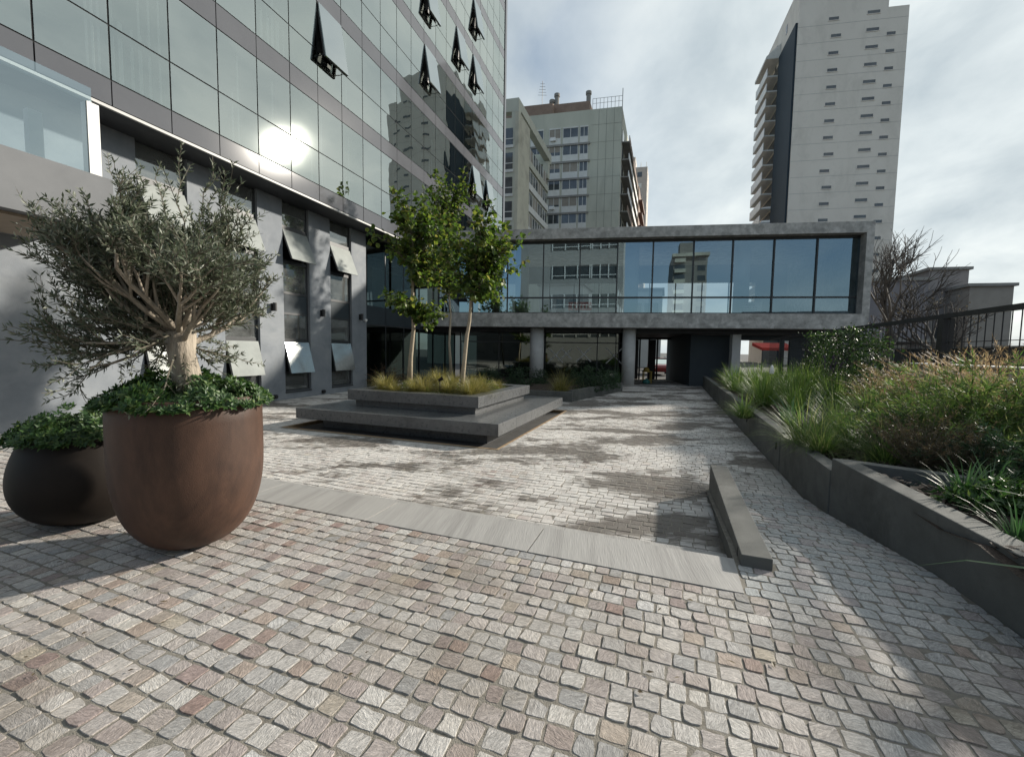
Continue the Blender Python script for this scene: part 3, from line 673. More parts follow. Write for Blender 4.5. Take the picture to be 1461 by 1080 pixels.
# under the box
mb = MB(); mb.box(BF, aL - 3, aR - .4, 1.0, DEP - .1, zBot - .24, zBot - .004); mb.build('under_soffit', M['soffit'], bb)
for (x, y0) in ((766, 500), (897, 500)):
    c = BF.p(bx(x, y0, .9), .9, 0); mb = MB(); mb.tube([V((c.x, c.y, ZC - .05)), V((c.x, c.y, zBot - .002))], .36 if x > 800 else .40, 28); mb.build('column', M['colconc'], bb, smooth=True)
c0 = bx(1050.5, 500, 1.2)
mb = MB(); mb.box(BF, c0 - .22, c0 + .22, 1.2, 1.6, ZC - .05, zBot - .25); mb.build('square_column', M['colconc'], bb)
zs = zBot - .25
# shop glazing left of the passage
aP0, aP1 = bx(906, 500, 1.9), bx(985, 500, 1.9); aP2 = bx(1043, 500, 1.9); aQ0, aQ1 = bx(1057, 500, 1.9), bx(1127, 500, 1.9)
GX = 1.9
ga = [bx(x, 500, GX) for x in (657, 712, 776, 852, 888, 905)]
for a, b in zip(ga[:-1], ga[1:]):
    mb = MB(); x = rg.uniform(-.006, .006); mb.quad(BF.p(a + .03, GX, ZC + .05), BF.p(b - .03, GX + x, ZC + .05), BF.p(b - .03, GX + x, zs), BF.p(a + .03, GX, zs)); mb.build('shop_window', M['sglass'], bb)
mb = MB()
for a in ga: mb.box(BF, a - .03, a + .03, GX - .05, GX + .05, ZC, zs - .001)
for a, b in zip(ga[:-1], ga[1:]): mb.box(BF, a + .031, b - .031, GX - .05, GX + .05, ZC, ZC + .08); mb.box(BF, a + .031, b - .031, GX - .04, GX + .04, 2.05, 2.11)
a = ga[4]; mb.box(BF, a - .25, a - .19, GX - .06, GX + .05, ZC, zs - .001); mb.box(BF, a - .4, a - .36, GX - .06, GX + .05, ZC, zs - .001)
mb.build('shop_frame', M['frame'], bb)
M['xmark'] = pm('white_tape', (.6, .6, .58), (.7, .7, .68), 5, .7)
for (x, y, sc) in ((792.5, 507, .45), (833, 506, .42), (808, 505, .3), (876, 508, .45)):
    c = BF.p(bx(x, y, GX - .02), GX - .02, bz(x, y, GX - .02))
    for sg in (-1, 1): mb = MB(); mb.tube([c - BU * sc * sg - V((0, 0, sc)), c + BU * sc * sg + V((0, 0, sc))], .034, 4); mb.build('tape_strip', M['xmark'], bb)
mb = MB(); mb.box(BF, ga[0], aP0 - .2, GX + 4.5, GX + 4.6, ZC, zs - .01); mb.build('shop_back', M['interior'], bb)
# passage, screens, gate
mb = MB()
mb.box(BF, aP0 - .15, aP0, GX, DEP - .2, ZC - .02, zs - .01)
mb.box(BF, aP1, aP2, GX, GX + .2, ZC - .02, zs - .01); mb.box(BF, aP1 - .001, aP1 + .15, GX + .201, DEP - .2, ZC - .02, zs - .01)
mb.box(BF, aQ1, aR + .0, GX, GX + .2, ZC - .02, zs - .01)
mb.box(BF, aP2 + .001, aQ1 - .001, GX, GX + .2, ZC - .02, bz(1090, 540, GX) + .2)
mb.box(BF, aP2 + .001, aQ1 - .001, GX, GX + .2, bz(1090, 486, GX), zs - .01)
mb.build('dark_wall', M['darkwall'], bb)
gy = DEP - 1.2
gt = thing('entrance_gate', BF.p((aP0 + aP1) / 2, gy, ZC), 'black barred entrance gate standing open in the dark passage', 'gate')
mb = MB(); zt = ZC + 2.75
p0, p1 = bx(938, 500, gy), bx(984, 500, gy); pm_ = bx(957, 500, gy)
for a in (bx(913, 500, gy), bx(926, 500, gy), p0, p1): mb.box(BF, a - .05, a + .05, gy, gy + .08, ZC, zt)
mb.box(BF, aP0 + .01, aP1 - .01, gy + .001, gy + .079, zt + .001, zs - .01); mb.build('gate_frame', M['black'], gt)
mb = MB(); n = 8
for i in range(n + 1): a = pm_ + (p1 - pm_ - .12) * i / n; mb.box(BF, a - .025, a + .025, gy + .02, gy + .05, ZC + .04, zt - .05)
for z in (ZC + .04, ZC + 1.0, zt - .05): mb.box(BF, pm_ + .026, p1 - .15, gy + .051, gy + .07, z, z + .06)
mb.build('gate_leaf', M['black'], gt)
mb = MB(); mb.box(BF, bx(927, 500, gy) , bx(937, 500, gy), gy + .3, gy + .35, ZC, zt); mb.box(BF, aP0 + .02, bx(912, 500, gy), gy + .3, gy + .35, ZC, zt); mb.build('side_panel', M['black'], gt)
# yellow stool with a teal bag in the passage
a = bx(923, 540, 3.2); t = thing('yellow_stool', BF.p(a, 3.2, ZC), 'dull yellow stool just inside the passage', 'stool'); Y = pm('yellow_paint', (.30, .20, .03), (.36, .25, .05), 6, .6)
for sx_ in (-1, 1):
    for sy_ in (-1, 1): mb = MB(); mb.box(BF, a + sx_ * .22 - .025, a + sx_ * .22 + .025, 3.2 + sy_ * .2 - .025, 3.2 + sy_ * .2 + .025, ZC, ZC + .68); mb.build('leg', Y, t)
mb = MB(); mb.box(BF, a - .27, a + .27, 2.95, 3.45, ZC + .681, ZC + .73); mb.build('seat', Y, t)
mb = MB(); mb.box(BF, a - .19, a + .19, 2.99, 3.02, ZC + .2, ZC + .24); mb.build('stretcher', Y, t)
t = thing('yellow_helmet', BF.p(a, 3.2, ZC + .73), 'dull yellow rounded bundle lying on the stool', 'bundle')
mb = MB(); mb.lathe(BF.p(a - .05, 3.2, ZC + .731), [(.17, 0), (.19, .08), (.15, .18), (.06, .24), (.001, .25)], 14); mb.build('shell', Y, t, smooth=True)
mb = MB(); mb.lathe(BF.p(a - .05, 3.2, ZC + .735), [(.17, 0), (.22, .005), (.22, .02), (.175, .03)], 14); mb.build('brim', Y, t, smooth=True)
mb = MB(); c = BF.p(a - .1, 2.85, ZC)
mb.lathe(c, [(.001, 0), (.2, .005), (.24, .1), (.19, .2), (.08, .27), (.03, .3), (.05, .34)], 12); tag(mb.build('teal_bag', pm('teal_plastic', (.03, .15, .14), (.05, .2, .18), 9, .5), smooth=True), 'crumpled teal bag on the ground under the yellow stool', 'bag')
# street seen through the passage and the side opening
def car(name, c, yaw, col, lb, sc=1.0):
    u = V((cos(yaw), sin(yaw), 0)); v = V((-sin(yaw), cos(yaw), 0)); fr = Frame(c, u, v); t = thing(name, c, lb, 'car')
    paint = pm(name + '_paint', col, tuple(x * 1.1 for x in col), 3, .3, coat=.6)
    mb = MB(); prof = [(-2.05, .3), (-2.1, .62), (-1.95, .86), (-1.15, .95), (1.35, .97), (2.0, .88), (2.1, .6), (2.05, .3)]
    for s in (1,):
        n = len(prof); vs = [tuple(fr.p(x, -.82, z)) for x, z in prof] + [tuple(fr.p(x, .82, z)) for x, z in prof]
        mb.add(vs, [tuple(range(n)), tuple(range(2 * n - 1, n - 1, -1))] + [(i, i + n, (i + 1) % n + n, (i + 1) % n) for i in range(n)])
    mb.build('body', paint, t, bevel=.05)
    mb = MB(); pr = [(-1.1, .96), (-.55, 1.4), (.9, 1.44), (1.75, .97)]
    n = 4; vs = [tuple(fr.p(x, -.70 + (z - .96) * .25, z)) for x, z in pr] + [tuple(fr.p(x, .70 - (z - .96) * .25, z)) for x, z in pr]
    mb.add(vs, [tuple(range(n)), tuple(range(2 * n - 1, n - 1, -1))] + [(i, i + n, (i + 1) % n + n, (i + 1) % n) for i in range(n)]); mb.build('cabin', M['cglass2'], t)
    mb = MB(); mb.box(fr, -.6, .95, -.6, .6, 1.42, 1.47); mb.build('roof', paint, t, bevel=.02)
    for x in (-1.3, 1.3):
        for y in (-.75, .75):
            mb = MB(); mb.tube([fr.p(x, y - .1, .32), fr.p(x, y + .1, .32)], .32, 16); wv = mb.build('wheel', M['black'], t)
            mb = MB(); mb.tube([fr.p(x, y - .11, .32), fr.p(x, y + .11, .32)], .19, 12); mb.build('rim', M['trim'], wv)
    for y in (-.6, .6): mb = MB(); mb.box(fr, -2.13, -2.05, y - .15, y + .15, .62, .74); mb.build('headlight', M['white'], t)
    return t
p = at_y(951, 533, 36); car('parked_car', V((p.x - .3, 37, -.36)), R(78), (.25, .02, .02), 'dark red car parked in the street beyond the passage gate')
p = at_y(965, 520, 44); car('parked_car', V((p.x + .5, 46, -.36)), R(170), (.75, .75, .75), 'white car parked across the street beyond the passage')
p = at_y(1100, 495, 40)
t = thing('red_awning', (p.x, 40, ZC), 'red shop awning across the street seen under the box building', 'awning'); fr = Frame((p.x, 40, 0), BU, BV)
mb = MB(); zz = p.z
mb.hexa([fr.p(-1.3, -1.2, zz - .35), fr.p(1.7, -1.2, zz - .35), fr.p(1.7, 1, zz + .1), fr.p(-1.3, 1, zz + .1), fr.p(-1.3, -1.2, zz - .1), fr.p(1.7, -1.2, zz - .1), fr.p(1.7, 1, zz + .4), fr.p(-1.3, 1, zz + .4)])
mb.build('canopy', pm('red_awning_cloth', (.40, .03, .02), (.5, .05, .03), 4, .8), t)
for a in (-1.2, 1.6): mb = MB(); mb.tube([fr.p(a, -1.1, ZC - .08), fr.p(a, -1.1, zz - .3)], .05, 8); mb.build('post', M['frame'], t)
# ------------------------------------------------------------------ city behind
def yawframe(o, u_yaw, v_az): return Frame(o, (cos(u_yaw), -sin(u_yaw), 0), (sin(v_az), cos(v_az), 0))
def face_a(fr, x, y):      # px on the front face of a frame -> coordinate along u, and z
    n = V((fr.u.y, -fr.u.x, 0)); p = on_plane(x, y, n, n.dot(fr.o)); return fr.u.dot(p - fr.o), p.z
def side_b(fr, x, y):
    n = V((fr.v.y, -fr.v.x, 0)); p = on_plane(x, y, n, n.dot(fr.o)); return fr.v.dot(p - fr.o), p.z
M['aptglass'] = pm('dark_window_pane', (.03, .035, .04), (.10, .115, .12), .5, .08, spec=.9)
M['blindtan'] = pm('tan_roller_blind', (.24, .215, .18), (.32, .29, .25), 2, .8)
M['offwhite'] = pm('off_white_panel', (.58, .58, .55), (.70, .70, .67), 1.5, .8)
M['aptconc'] = pm('grey_green_concrete', (.46, .465, .39), (.54, .54, .455), .35, .9, stain=(.40, .405, .34), sscale=.25, stretch=(1, 1, .3))
M['aptslab'] = pm('grey_concrete_edge', (.22, .215, .20), (.30, .29, .27), .6, .9)
M['beige'] = pm('beige_pier', (.48, .46, .37), (.55, .53, .43), .5, .9, stain=(.33, .31, .25), sscale=.3)
M['brickroof'] = pm('rust_red_render', (.22, .155, .12), (.29, .21, .165), 1, .9)
# --- block B (long grey slab block)
o = at_y(888, 152, 74); o.z = ZC - .1; zt = at_y(888, 152, 74).z - o.z
fb_ = yawframe(o, R(12.3), R(20)); H = zt
t = thing('apartment_block', o, 'grey apartment block with a blank green-grey end strip and a rust-coloured roof storey', 'building')
aw = face_a(fb_, 842, 240)[0]; al = -34
mb = MB(); mb.box(fb_, al, 0, 0, 26, 0, H)
mb.build('wall', M['aptconc'], t)
FHb = (fz and (face_a(fb_, 850, 176)[1] - face_a(fb_, 850, 300)[1]) / 5); print('B floor h', FHb, 'H', H)
za = face_a(fb_, 800, 183)[1] - o.z
ca = [face_a(fb_, x, 230)[0] for x in (841, 826.5, 824.5, 802.5, 799.5, 783, 775, 757)]
colsB = [(ca[1], ca[0] - .3), (ca[3], ca[2]), (ca[5], ca[4]), (ca[7], ca[6])]; wst = colsB[3][0] - colsB[2][0]
colsB += [(a + wst * k, b + wst * k) for k in (1, 2) for a, b in colsB[3:4]]
rb = random.Random(3)
for f in range(11):
    z1 = za - f * FHb - .25; z0 = z1 - FHb + .45
    mb = MB(); mb.box(fb_, al, aw - .1, -.22, -.003, z0 - .45, z0 - .12); mb.build('slab_edge', M['aptslab'], t)
    for ci, (a, b) in enumerate(colsB):
        zm = z0 + .95
        mb = MB(); P = fb_.p
        mb.box(fb_, a, b, -.12, -.004, z0 - .1, zm); wd = mb.build('window', M['offwhite'], t)
        kind = rb.random() if ci else .2
        mb = MB(); mb.box(fb_, a + .1, b - .1, -.06, -.005, zm + .003, z1); mb.build('pane', M['aptglass'] if kind < .55 else M['blindtan'], wd)
        mb = MB()
        for q in (a, (a + b) / 2 - .04, b - .08): mb.box(fb_, q, q + .08, -.1, -.061, zm + .003, z1)
        mb.box(fb_, a, b, -.14, -.005, z1 + .003, z1 + .22); mb.build('frame', M['offwhite'], wd)
        if kind >= .55 and rb.random() < .6: mb = MB(); mb.box(fb_, a + .1, b - .1, -.066, -.0615, zm + .01, zm + rb.uniform(.2, .7)); mb.build('blind_gap', M['aptglass'], wd)
        if rb.random() < .12: mb = MB(); mb.box(fb_, a + .3, a + 1.2, -.5, -.125, zm - .5, zm + .05); mb.build('air_conditioner', M['white'], wd)
mb = MB()
for i in range(1, 4): x = aw + (0 - aw) * i / 4; mb.box(fb_, x - .03, x + .03, -.02, -.002, 0, H - .1)
for f in range(12): z = za - f * FHb; mb.box(fb_, aw, 0, -.025, -.0205, z - .05, z)
mb.build('panel_joint', pm('joint_grey', (.27, .27, .235)), t)
for f in range(12):      # balconies on the flank
    z = za - f * FHb - FHb + .1
    if z < 1: continue
    mb = MB(); mb.box(fb_, .003, 1.3, .8, 25.5, z - .16, z); bl = mb.build('balcony', M['aptslab'], t)
    mb = MB()
    for b0 in range(1, 25, 4): mb.box(fb_, 1.2, 1.3, b0, b0 + 3.4, z + .003, z + 1.0)
    mb.build('parapet_panel', M['white'] if f % 4 else M['brickroof'], bl)
    mb = MB()
    for b0 in range(1, 25, 4): mb.box(fb_, .003, .06, b0 + .4, b0 + 2.8, z + .2, z + 2.3)
    mb.build('balcony_window', M['aptglass'], bl)
mb = MB(); a0, a1 = face_a(fb_, 700, 170)[0], face_a(fb_, 838, 165)[0]; mb.box(fb_, a0, a1, 2, 12, H + .003, H + 2.6); mb.build('roof_storey', M['brickroof'], t)
mb = MB(); mb.box(fb_, a0 + 4, a1 - 6.2, .8, 1.95, H + .003, H + 2.2); mb.build('roof_wall', M['brickroof'], t)
for x, h_ in ((781, 4.2), (788, 5.2), (834.5, 5.0)):
    a = face_a(fb_, x, 165)[0]; c = fb_.p(a, 3, H + 2.6); mb = MB(); mb.tube([c, c + V((0, 0, h_ - 3.4))], .40, 10); mb.tube([c + V((0, 0, h_ - 3.39)), c + V((0, 0, h_ - 2.9))], .52, 10); mb.build('chimney', M['aptslab'], t)
a = face_a(fb_, 764, 165)[0]; c = fb_.p(a, 4, H + 2.6); mb = MB(); mb.tube([c, c + V((0, 0, 5.5))], .05, 5)
for i in range(5): mb.tube([c + V((-.8 + .1 * i, 0, 3 + i * .5)), c + V((.8 - .1 * i, 0, 3 + i * .5))], .03, 4)
mb.build('antenna', M['frame'], t)
mb = MB(); a0, a1 = face_a(fb_, 845, 160)[0], 0
for i in range(9): x = a0 + (a1 - a0) * i / 8; mb.tube([fb_.p(x, .3, H), fb_.p(x, .3, H + 1.9)], .035, 4)
mb.tube([fb_.p(a0, .3, H + 1.9), fb_.p(a1, .3, H + 1.9)], .035, 4); mb.tube([fb_.p(a0, .3, H + 1.1), fb_.p(a1, .3, H + 1.1)], .03, 4); mb.tube([fb_.p(0, .1, H - 6), fb_.p(0, .1, H + 3)], .06, 4)
mb.build('roof_railing', M['aptslab'], t)
# --- block A (nearer, seen flank-on between the glass tower and block B)
o = at_y(736, 140, 55); zt = o.z - ZC + .1; o.z = ZC - .1
fa_ = yawframe(o, R(14), R(19.5)); H = zt
t = thing('apartment_block', o, 'beige-piered apartment block with an open concrete frame on its roof beside the glass tower', 'building')
bD = side_b(fa_, 781, 240)[0]; ztop = H - 4.2
mb = MB(); mb.box(fa_, -12, 0, 0, bD, 0, ztop); mb.build('wall', M['aptconc'], t)
mb = MB()
mb.box(fa_, -12, .4, -.01, .9, H - 1.6, H); mb.box(fa_, -.5, .4, .91, bD, H - 1.2, H); mb.box(fa_, -12, .4, bD + .001, bD + .9, H - 1.6, H)
for (a, b) in ((-.5, 0), (-.5, bD - .9), (-4.6, 0), (-8.6, 0)): mb.box(fa_, a, a + .88, b + .003, b + .87, ztop + .003, H - 1.61)
mb.build('roof_frame', M['aptconc'], t)
bp = side_b(fa_, 751, 240)[0]
mb = MB(); mb.box(fa_, .003, .42, -.02, bp, 0, H - 1.61); mb.build('beige_pier', M['beige'], t)
mb = MB(); mb.lathe(fa_.p(.45, bp * .5, H - 3.4), [(.45, -.01), (.45, .01)], 16); mb.build('round_vent', M['black'], t) if 0 else None
for f in range(12):
    z = ztop - 1.0 - f * 3.0
    if z < 12: break
    mb = MB(); mb.box(fa_, .003, .22, bp + .2, bD, z - .95, z - .05); mb.build('spandrel', M['offwhite'] if f else M['aptconc'], t)
    for i in range(4):
        b0 = bp + .3 + i * (bD - bp - .3) / 4; b1 = b0 + (bD - bp - .3) / 4 - .35
        mb = MB(); mb.box(fa_, .003, .05, b0, b1, z, z + 1.75); wd = mb.build('window', M['aptglass'] if (f + i) % 3 else M['blindtan'], t)
        mb = MB(); mb.box(fa_, .051, .12, (b0 + b1) / 2 - .06, (b0 + b1) / 2 + .06, z, z + 1.75); mb.build('mullion', M['offwhite'], wd); mb = MB(); mb.box(fa_, .051, .12, b0 - .1, b0, z, z + 1.75); mb.build('jamb', M['offwhite'], wd)
    for a in (-2.6, -6.2):
        mb = MB(); mb.box(fa_, a, a + 2.3, -.05, -.003, z - .6, z + 1.6); wd = mb.build('window', M['aptglass'], t)
        mb = MB(); mb.box(fa_, a - .1, a + 2.4, -.12, -.051, z - .8, z - .45); mb.box(fa_, a - .1, a + 2.4, -.10, -.051, z + .25, z + .35); mb.build('sill', M['offwhite'], wd)
# --- block C far tower, block D rust-red neighbour
o = at_y(924, 238, 118); H = o.z - ZC + .1; o.z = ZC - .1
fc_ = yawframe(o, R(12), R(20))
t = thing('apartment_tower', o, 'distant pinkish beige tower with rows of small windows beyond the grey block', 'building')
mb = MB(); mb.box(fc_, -9, 0, 0, 9, 0, H); mb.box(fc_, -8, -3.4, 2, 7, H + .003, H + 3.6); mb.build('wall', pm('pink_beige_render', (.46, .41, .37), (.52, .47, .42), .5, .9), t)
mb = MB()
for i in range(7): x = -9 + i * 1.45; mb.tube([fc_.p(x, .2, H), fc_.p(x, .2, H + 1.3)], .08, 4)
mb.build('roof_post', M['offwhite'], t)
for f in range(12):
    z = H - 2.6 - f * 3
    for i in range(3): mb = MB(); mb.box(fc_, -7.8 + i * 2.6, -6.6 + i * 2.6, -.06, -.003, z, z + 1.3); mb.build('window', M['aptglass'] if (i + f) % 3 else M['offwhite'], t)
    mb = MB(); mb.box(fc_, .003, .06, 1.5, 3.0, z, z + 1.3); mb.build('window', M['offwhite'], t)
o = at_y(912, 266, 100); H = o.z - ZC + .1; o.z = ZC - .1
fd_ = yawframe(o, R(12), R(20)); t = thing('brick_house', o, 'narrow rust-red building squeezed between the grey block and the distant tower', 'building')
mb = MB(); mb.box(fd_, -4, 0, 0, 12, 0, H); mb.build('wall', M['brickroof'], t)
for f in range(9):
    z = H - 2.4 - f * 2.9; mb = MB(); mb.box(fd_, .003, .8, 1, 11, z - .9, z - .3); mb.build('balcony', pm('dark_red', (.14, .07, .05)) if f == 0 else bpy.data.materials['dark_red'], t)
    mb = MB(); mb.box(fd_, -3.2, -.8, -.06, -.003, z - .2, z + 1.2); mb.build('window', M['aptglass'], t)
# --- tall tower on the right
o = at_y(1141, 2, 79); zl = at_y(1298, 7, 79).z; o.z = ZC - .1
n_ = None
fr_ = yawframe(o, R(10), R(16)); 
aR2, zlow = face_a(fr_, 1298, 7); aS = face_a(fr_, 1264.5, 60)[0]; HL = zlow - o.z; HH = HL + 5.5
print('tower', aR2, HL)
t = thing('apartment_tower', o, 'very tall pale concrete tower with rows of small slot windows and balconies along one flank', 'building')
M['towerwall'] = pm('pale_tower_render', (.70, .64, .565), (.78, .72, .64), .12, .9, stain=(.63, .58, .51), sscale=.35, stretch=(1, 1, .6))
mb = MB(); mb.box(fr_, 0, aS, 0, 22, 0, HH); mb.box(fr_, aS + .002, aR2, .001, 16, 0, HL); mb.build('wall', M['towerwall'], t)
mb = MB(); bS = side_b(fr_, 1113, 100)[0]; zS = side_b(fr_, 1138, 34)[1] - o.z
print('tower strip', bS, zS)
mb.hexa([fr_.p(-.35, .3, 0), fr_.p(-.003, .3, 0), fr_.p(-.003, bS, 0), fr_.p(-.35, bS, 0), fr_.p(-.35, .3, zS), fr_.p(-.003, .3, zS), fr_.p(-.003, bS, zS), fr_.p(-.35, bS, zS)]); mb.build('dark_glazed_strip', pm('blue_grey_strip', (.028, .042, .055), (.036, .052, .065), .2, .6, spec=.15), t)
zr0 = face_a(fr_, 1191, 27)[1] - o.z; zr1 = face_a(fr_, 1180, 291)[1] - o.z; st = (zr0 - zr1) / 11
cxs = [face_a(fr_, x, y)[0] for x, y in ((1192, 27), (1245, 45), (1270, 67))]
rt = random.Random(9)
for f in range(21):
    for ci, (ca_, wd_) in enumerate(zip(cxs, (1.55, 1.9, 1.3))):
        if ci == 2 and f < 1: continue
        z = zr0 - f * st + (0, .4, -.55)[ci]; off_ = rt.choice([0, 0, 0, -.25, .25]) if ci == 0 else 0
        mb = MB(); mb.box(fr_, ca_ + off_ - wd_ / 2, ca_ + off_ + wd_ / 2, -.05, -.003, z - .26, z + .26)
        wd = mb.build('window', M['aptglass'], t)
        mb = MB(); mb.box(fr_, ca_ + off_ - wd_ / 2 - .1, ca_ + off_ + wd_ / 2 + .1, -.08, -.003, z - .36, z - .263); mb.build('sill', M['towerwall'], wd)
mb = MB()
for f in range(22): z = zr0 - f * st - .9; mb.box(fr_, .01, aR2 - .01, -.012, -.002, z - .03, z + .03)
tag(mb.build('floor_joint', pm('joint_beige', (.46, .44, .41)), t), kind='stuff')
zb0 = side_b(fr_, 1113, 92)[1] - o.z
for f in range(22):
    z = zb0 - 2 - f * st
    if z < 3: break
    mb = MB(); mb.box(fr_, -2.3, -.003, bS + .3, bS + 8.5, z - .25, z); bl = mb.build('balcony', M['offwhite'], t)
    mb = MB(); mb.box(fr_, -2.3, -2.2, bS + .3, bS + 8.5, z + .003, z + 1.45); mb.build('parapet_panel', M['white'] if f < 12 else M['aptslab'], bl)
    mb = MB(); mb.box(fr_, -.06, -.003, bS + .6, bS + 8, z + .2, z + 2.3); mb.build('balcony_window', M['aptglass'], bl)
mb = MB(); mb.hexa([fr_.p(-2.6, bS + .2, zb0 + 1.2), fr_.p(-.01, bS + .2, zb0 + 1.2), fr_.p(-.01, bS + 8.6, zb0 + 1.2), fr_.p(-2.6, bS + 8.6, zb0 + 1.2), fr_.p(-2.6, bS + .2, zb0 + 1.7), fr_.p(-.01, bS + .2, zb0 + 4), fr_.p(-.01, bS + 8.6, zb0 + 4), fr_.p(-2.6, bS + 8.6, zb0 + 1.7)]); mb.build('canopy', M['offwhite'], t)
mb = MB()
for b, z in ((6, HH - 4), (12, HH - 4), (6, HH - 8), (12, HH - 8)): mb.box(fr_, -.05, -.003, b, b + .8, z, z + 1.6)
mb.build('flank_window', M['aptglass'], t)
mb = MB(); mb.tube([fr_.p(aR2 - 6, 2, HL), fr_.p(aR2 - 6, 2, HL + 1.3)], .06, 5); mb.tube([fr_.p(aR2 - 3, 2, HL), fr_.p(aR2 - 3, 2, HL + .8)], .06, 5); mb.build('vent_pipe', M['aptslab'], t)
# --- buildings behind the photographer, seen mirrored in the box glass
o = V((5.0, -23.7, ZC - .1)); fe_ = Frame(o, (-1, 0, 0), (0, -1, 0))
t = thing('concrete_block', o, 'plain concrete apartment block with long window bands, mirrored in the box glass', 'building')
mb = MB(); mb.box(fe_, 0, 17, 0, 14, 0, 24); mb.build('wall', pm('mid_grey_concrete', (.30, .295, .28), (.36, .355, .335), .5, .9), t)
for f in range(8):
    z = 2.9 + f * 4.75 - 8
    if z < .5: continue
    for (a, b) in ((.9, 4.9), (5.2, 11.6)):
        mb = MB(); mb.box(fe_, a, b, -.03, -.003, z, z + 2.2); wd = mb.build('window', M['aptglass'], t)
        mb = MB()
        for k in range(4): x = a + (b - a) * k / 3; mb.box(fe_, x - .09, x + .09, -.12, -.031, z, z + 2.2)
        mb.box(fe_, a + .1, b - .1, -.1, -.031, z + .45, z + .58); mb.build('frame', M['offwhite'], wd)
o = V((17.5, -83, ZC - .1)); fg_ = Frame(o, (1, 0, 0), (0, -1, 0))
t = thing('balcony_tower', o, 'mid-rise tower with stacked balconies and a dark blank flank, mirrored in the box glass', 'building')
mb = MB(); mb.box(fg_, 0, 9, 0, 16, 0, 30); mb.box(fg_, 2, 6, 4, 9, 30.003, 34); mb.build('wall', pm('brown_grey_render', (.20, .19, .165), (.25, .235, .205), .5, .9), t)
for f in range(10):
    z = 1.5 + f * 2.9
    mb = MB(); mb.box(fg_, .3, 3.2, -1.0, -.003, z - .15, z + .9); mb.build('balcony', M['beige'], t)
    mb = MB(); mb.box(fg_, .4, 3.1, -.05, -.003, z + .95, z + 2.4); mb.build('window', M['aptglass'], t)
    mb = MB(); mb.box(fg_, 6.6, 8.6, -.05, -.003, z + .4, z + 2.0); mb.build('window', M['aptglass'], t)
mb = MB(); mb.box(fg_, -.4, 9.4, -1.2, 2, 29, 29.9); mb.build('cornice', M['beige'], t)
for (x, y, w_, h_, c, lb) in ((-34, -30, 20, 6.5, (.14, .135, .13), 'low dark house behind the photographer, left in the mirrored row'), (8, -34, 15, 5.2, (.20, .19, .175), 'low grey-brown house behind the photographer beside the concrete block'), (26, -32, 24, 7.5, (.15, .15, .15), 'long dark shed behind the photographer, right in the mirrored row'), (-62, -26, 26, 9, (.22, .21, .19), 'broad grey house far behind the photographer')):
    o = V((x, y, ZC - .1)); fk = Frame(o, (1, 0, 0), (0, -1, 0)); t = thing('house', o, lb, 'building')
    mb = MB(); mb.box(fk, 0, w_, 0, 9, 0, h_); mb.build('wall', pm('house_wall_%d' % x, c, tuple(q * 1.2 for q in c), .8, .9), t)
    mb = MB(); mb.hexa([fk.p(-.4, -.5, h_ + .003), fk.p(w_ + .4, -.5, h_ + .003), fk.p(w_ + .4, 9.4, h_ + .003), fk.p(-.4, 9.4, h_ + .003), fk.p(-.4, 4, h_ + 1.8), fk.p(w_ + .4, 4, h_ + 1.8), fk.p(w_ + .4, 5, h_ + 1.8), fk.p(-.4, 5, h_ + 1.8)]); mb.build('roof', M['frame'], t)
    k = 1.0
    while k < w_ - 2: mb = MB(); mb.box(fk, k, k + 1.5, -.05, -.003, 1.3, 3.2); mb.build('window', M['aptglass'], t); k += 3.4
# --- low houses beyond the street on the right
def px_box(x0, x1, yt, Y, depth, m, name, label, cat='building', yb=None, yaw=R(12)):
    o = at_y(x0, yt, Y); H = o.z + .38; o.z = -.38
    fr = yawframe(o, yaw, R(20)); a1 = face_a(fr, x1, yt)[0]; t = thing(name, o, label, cat)
    mb = MB(); mb.box(fr, 0, a1, 0, depth, 0, H); mb.build('wall', m, t)
    mb = MB(); mb.box(fr, -.25, a1 + .25, -.25, depth, H + .003, H + .3); mb.build('roof', M['aptslab'], t)
    return t, fr, a1, H
t, fr, a1, H = px_box(1226, 1326, 402, 42, 8, pm('dark_purple_grey', (.20, .188, .20), (.26, .245, .255), .6, .9), 'house', 'dark flat-roofed house behind the first bare tree')
for i in range(3):
    mb = MB(); a = .8 + i * 2.3; mb.box(fr, a, a + 1.3, -.05, -.003, .9, 3.0); wd = mb.build('window', M['aptglass'], t); mb = MB(); mb.box(fr, a - .1, a + 1.4, -.12, -.051, .75, .9); mb.build('sill', M['offwhite'], wd)
mb = MB(); mb.box(fr, -.2, a1 + .2, -1.6, -.003, 3.3, 3.6); mb.build('canopy', M['aptslab'], t)
t, fr, a1, H = px_box(1326, 1383, 386, 48, 9, pm('brown_grey_stone', (.24, .22, .212), (.31, .285, .275), .8, .9), 'house', 'taller brown-grey house standing between the two bare trees')
for i in range(2): mb = MB(); a = .9 + i * 2.2; mb.box(fr, a, a + 1.1, -.05, -.003, 3.4, 5.2); wd = mb.build('window', M['aptglass'], t); mb = MB(); mb.box(fr, a - .1, a + 1.2, -.12, -.051, 3.25, 3.4); mb.build('sill', M['offwhite'], wd)
t, fr, a1, H = px_box(1384, 1447, 409, 44, 9, pm('dull_brown_render', (.27, .245, .215), (.34, .31, .275), .8, .9), 'house', 'low brown house with a long flat parapet right of the second bare tree')
mb = MB(); mb.box(fr, .6, 2.4, -.05, -.003, .8, 2.6); wd = mb.build('window', M['aptglass'], t); mb = MB(); mb.box(fr, .5, 2.5, -.12, -.051, .65, .8); mb.build('sill', M['offwhite'], wd)
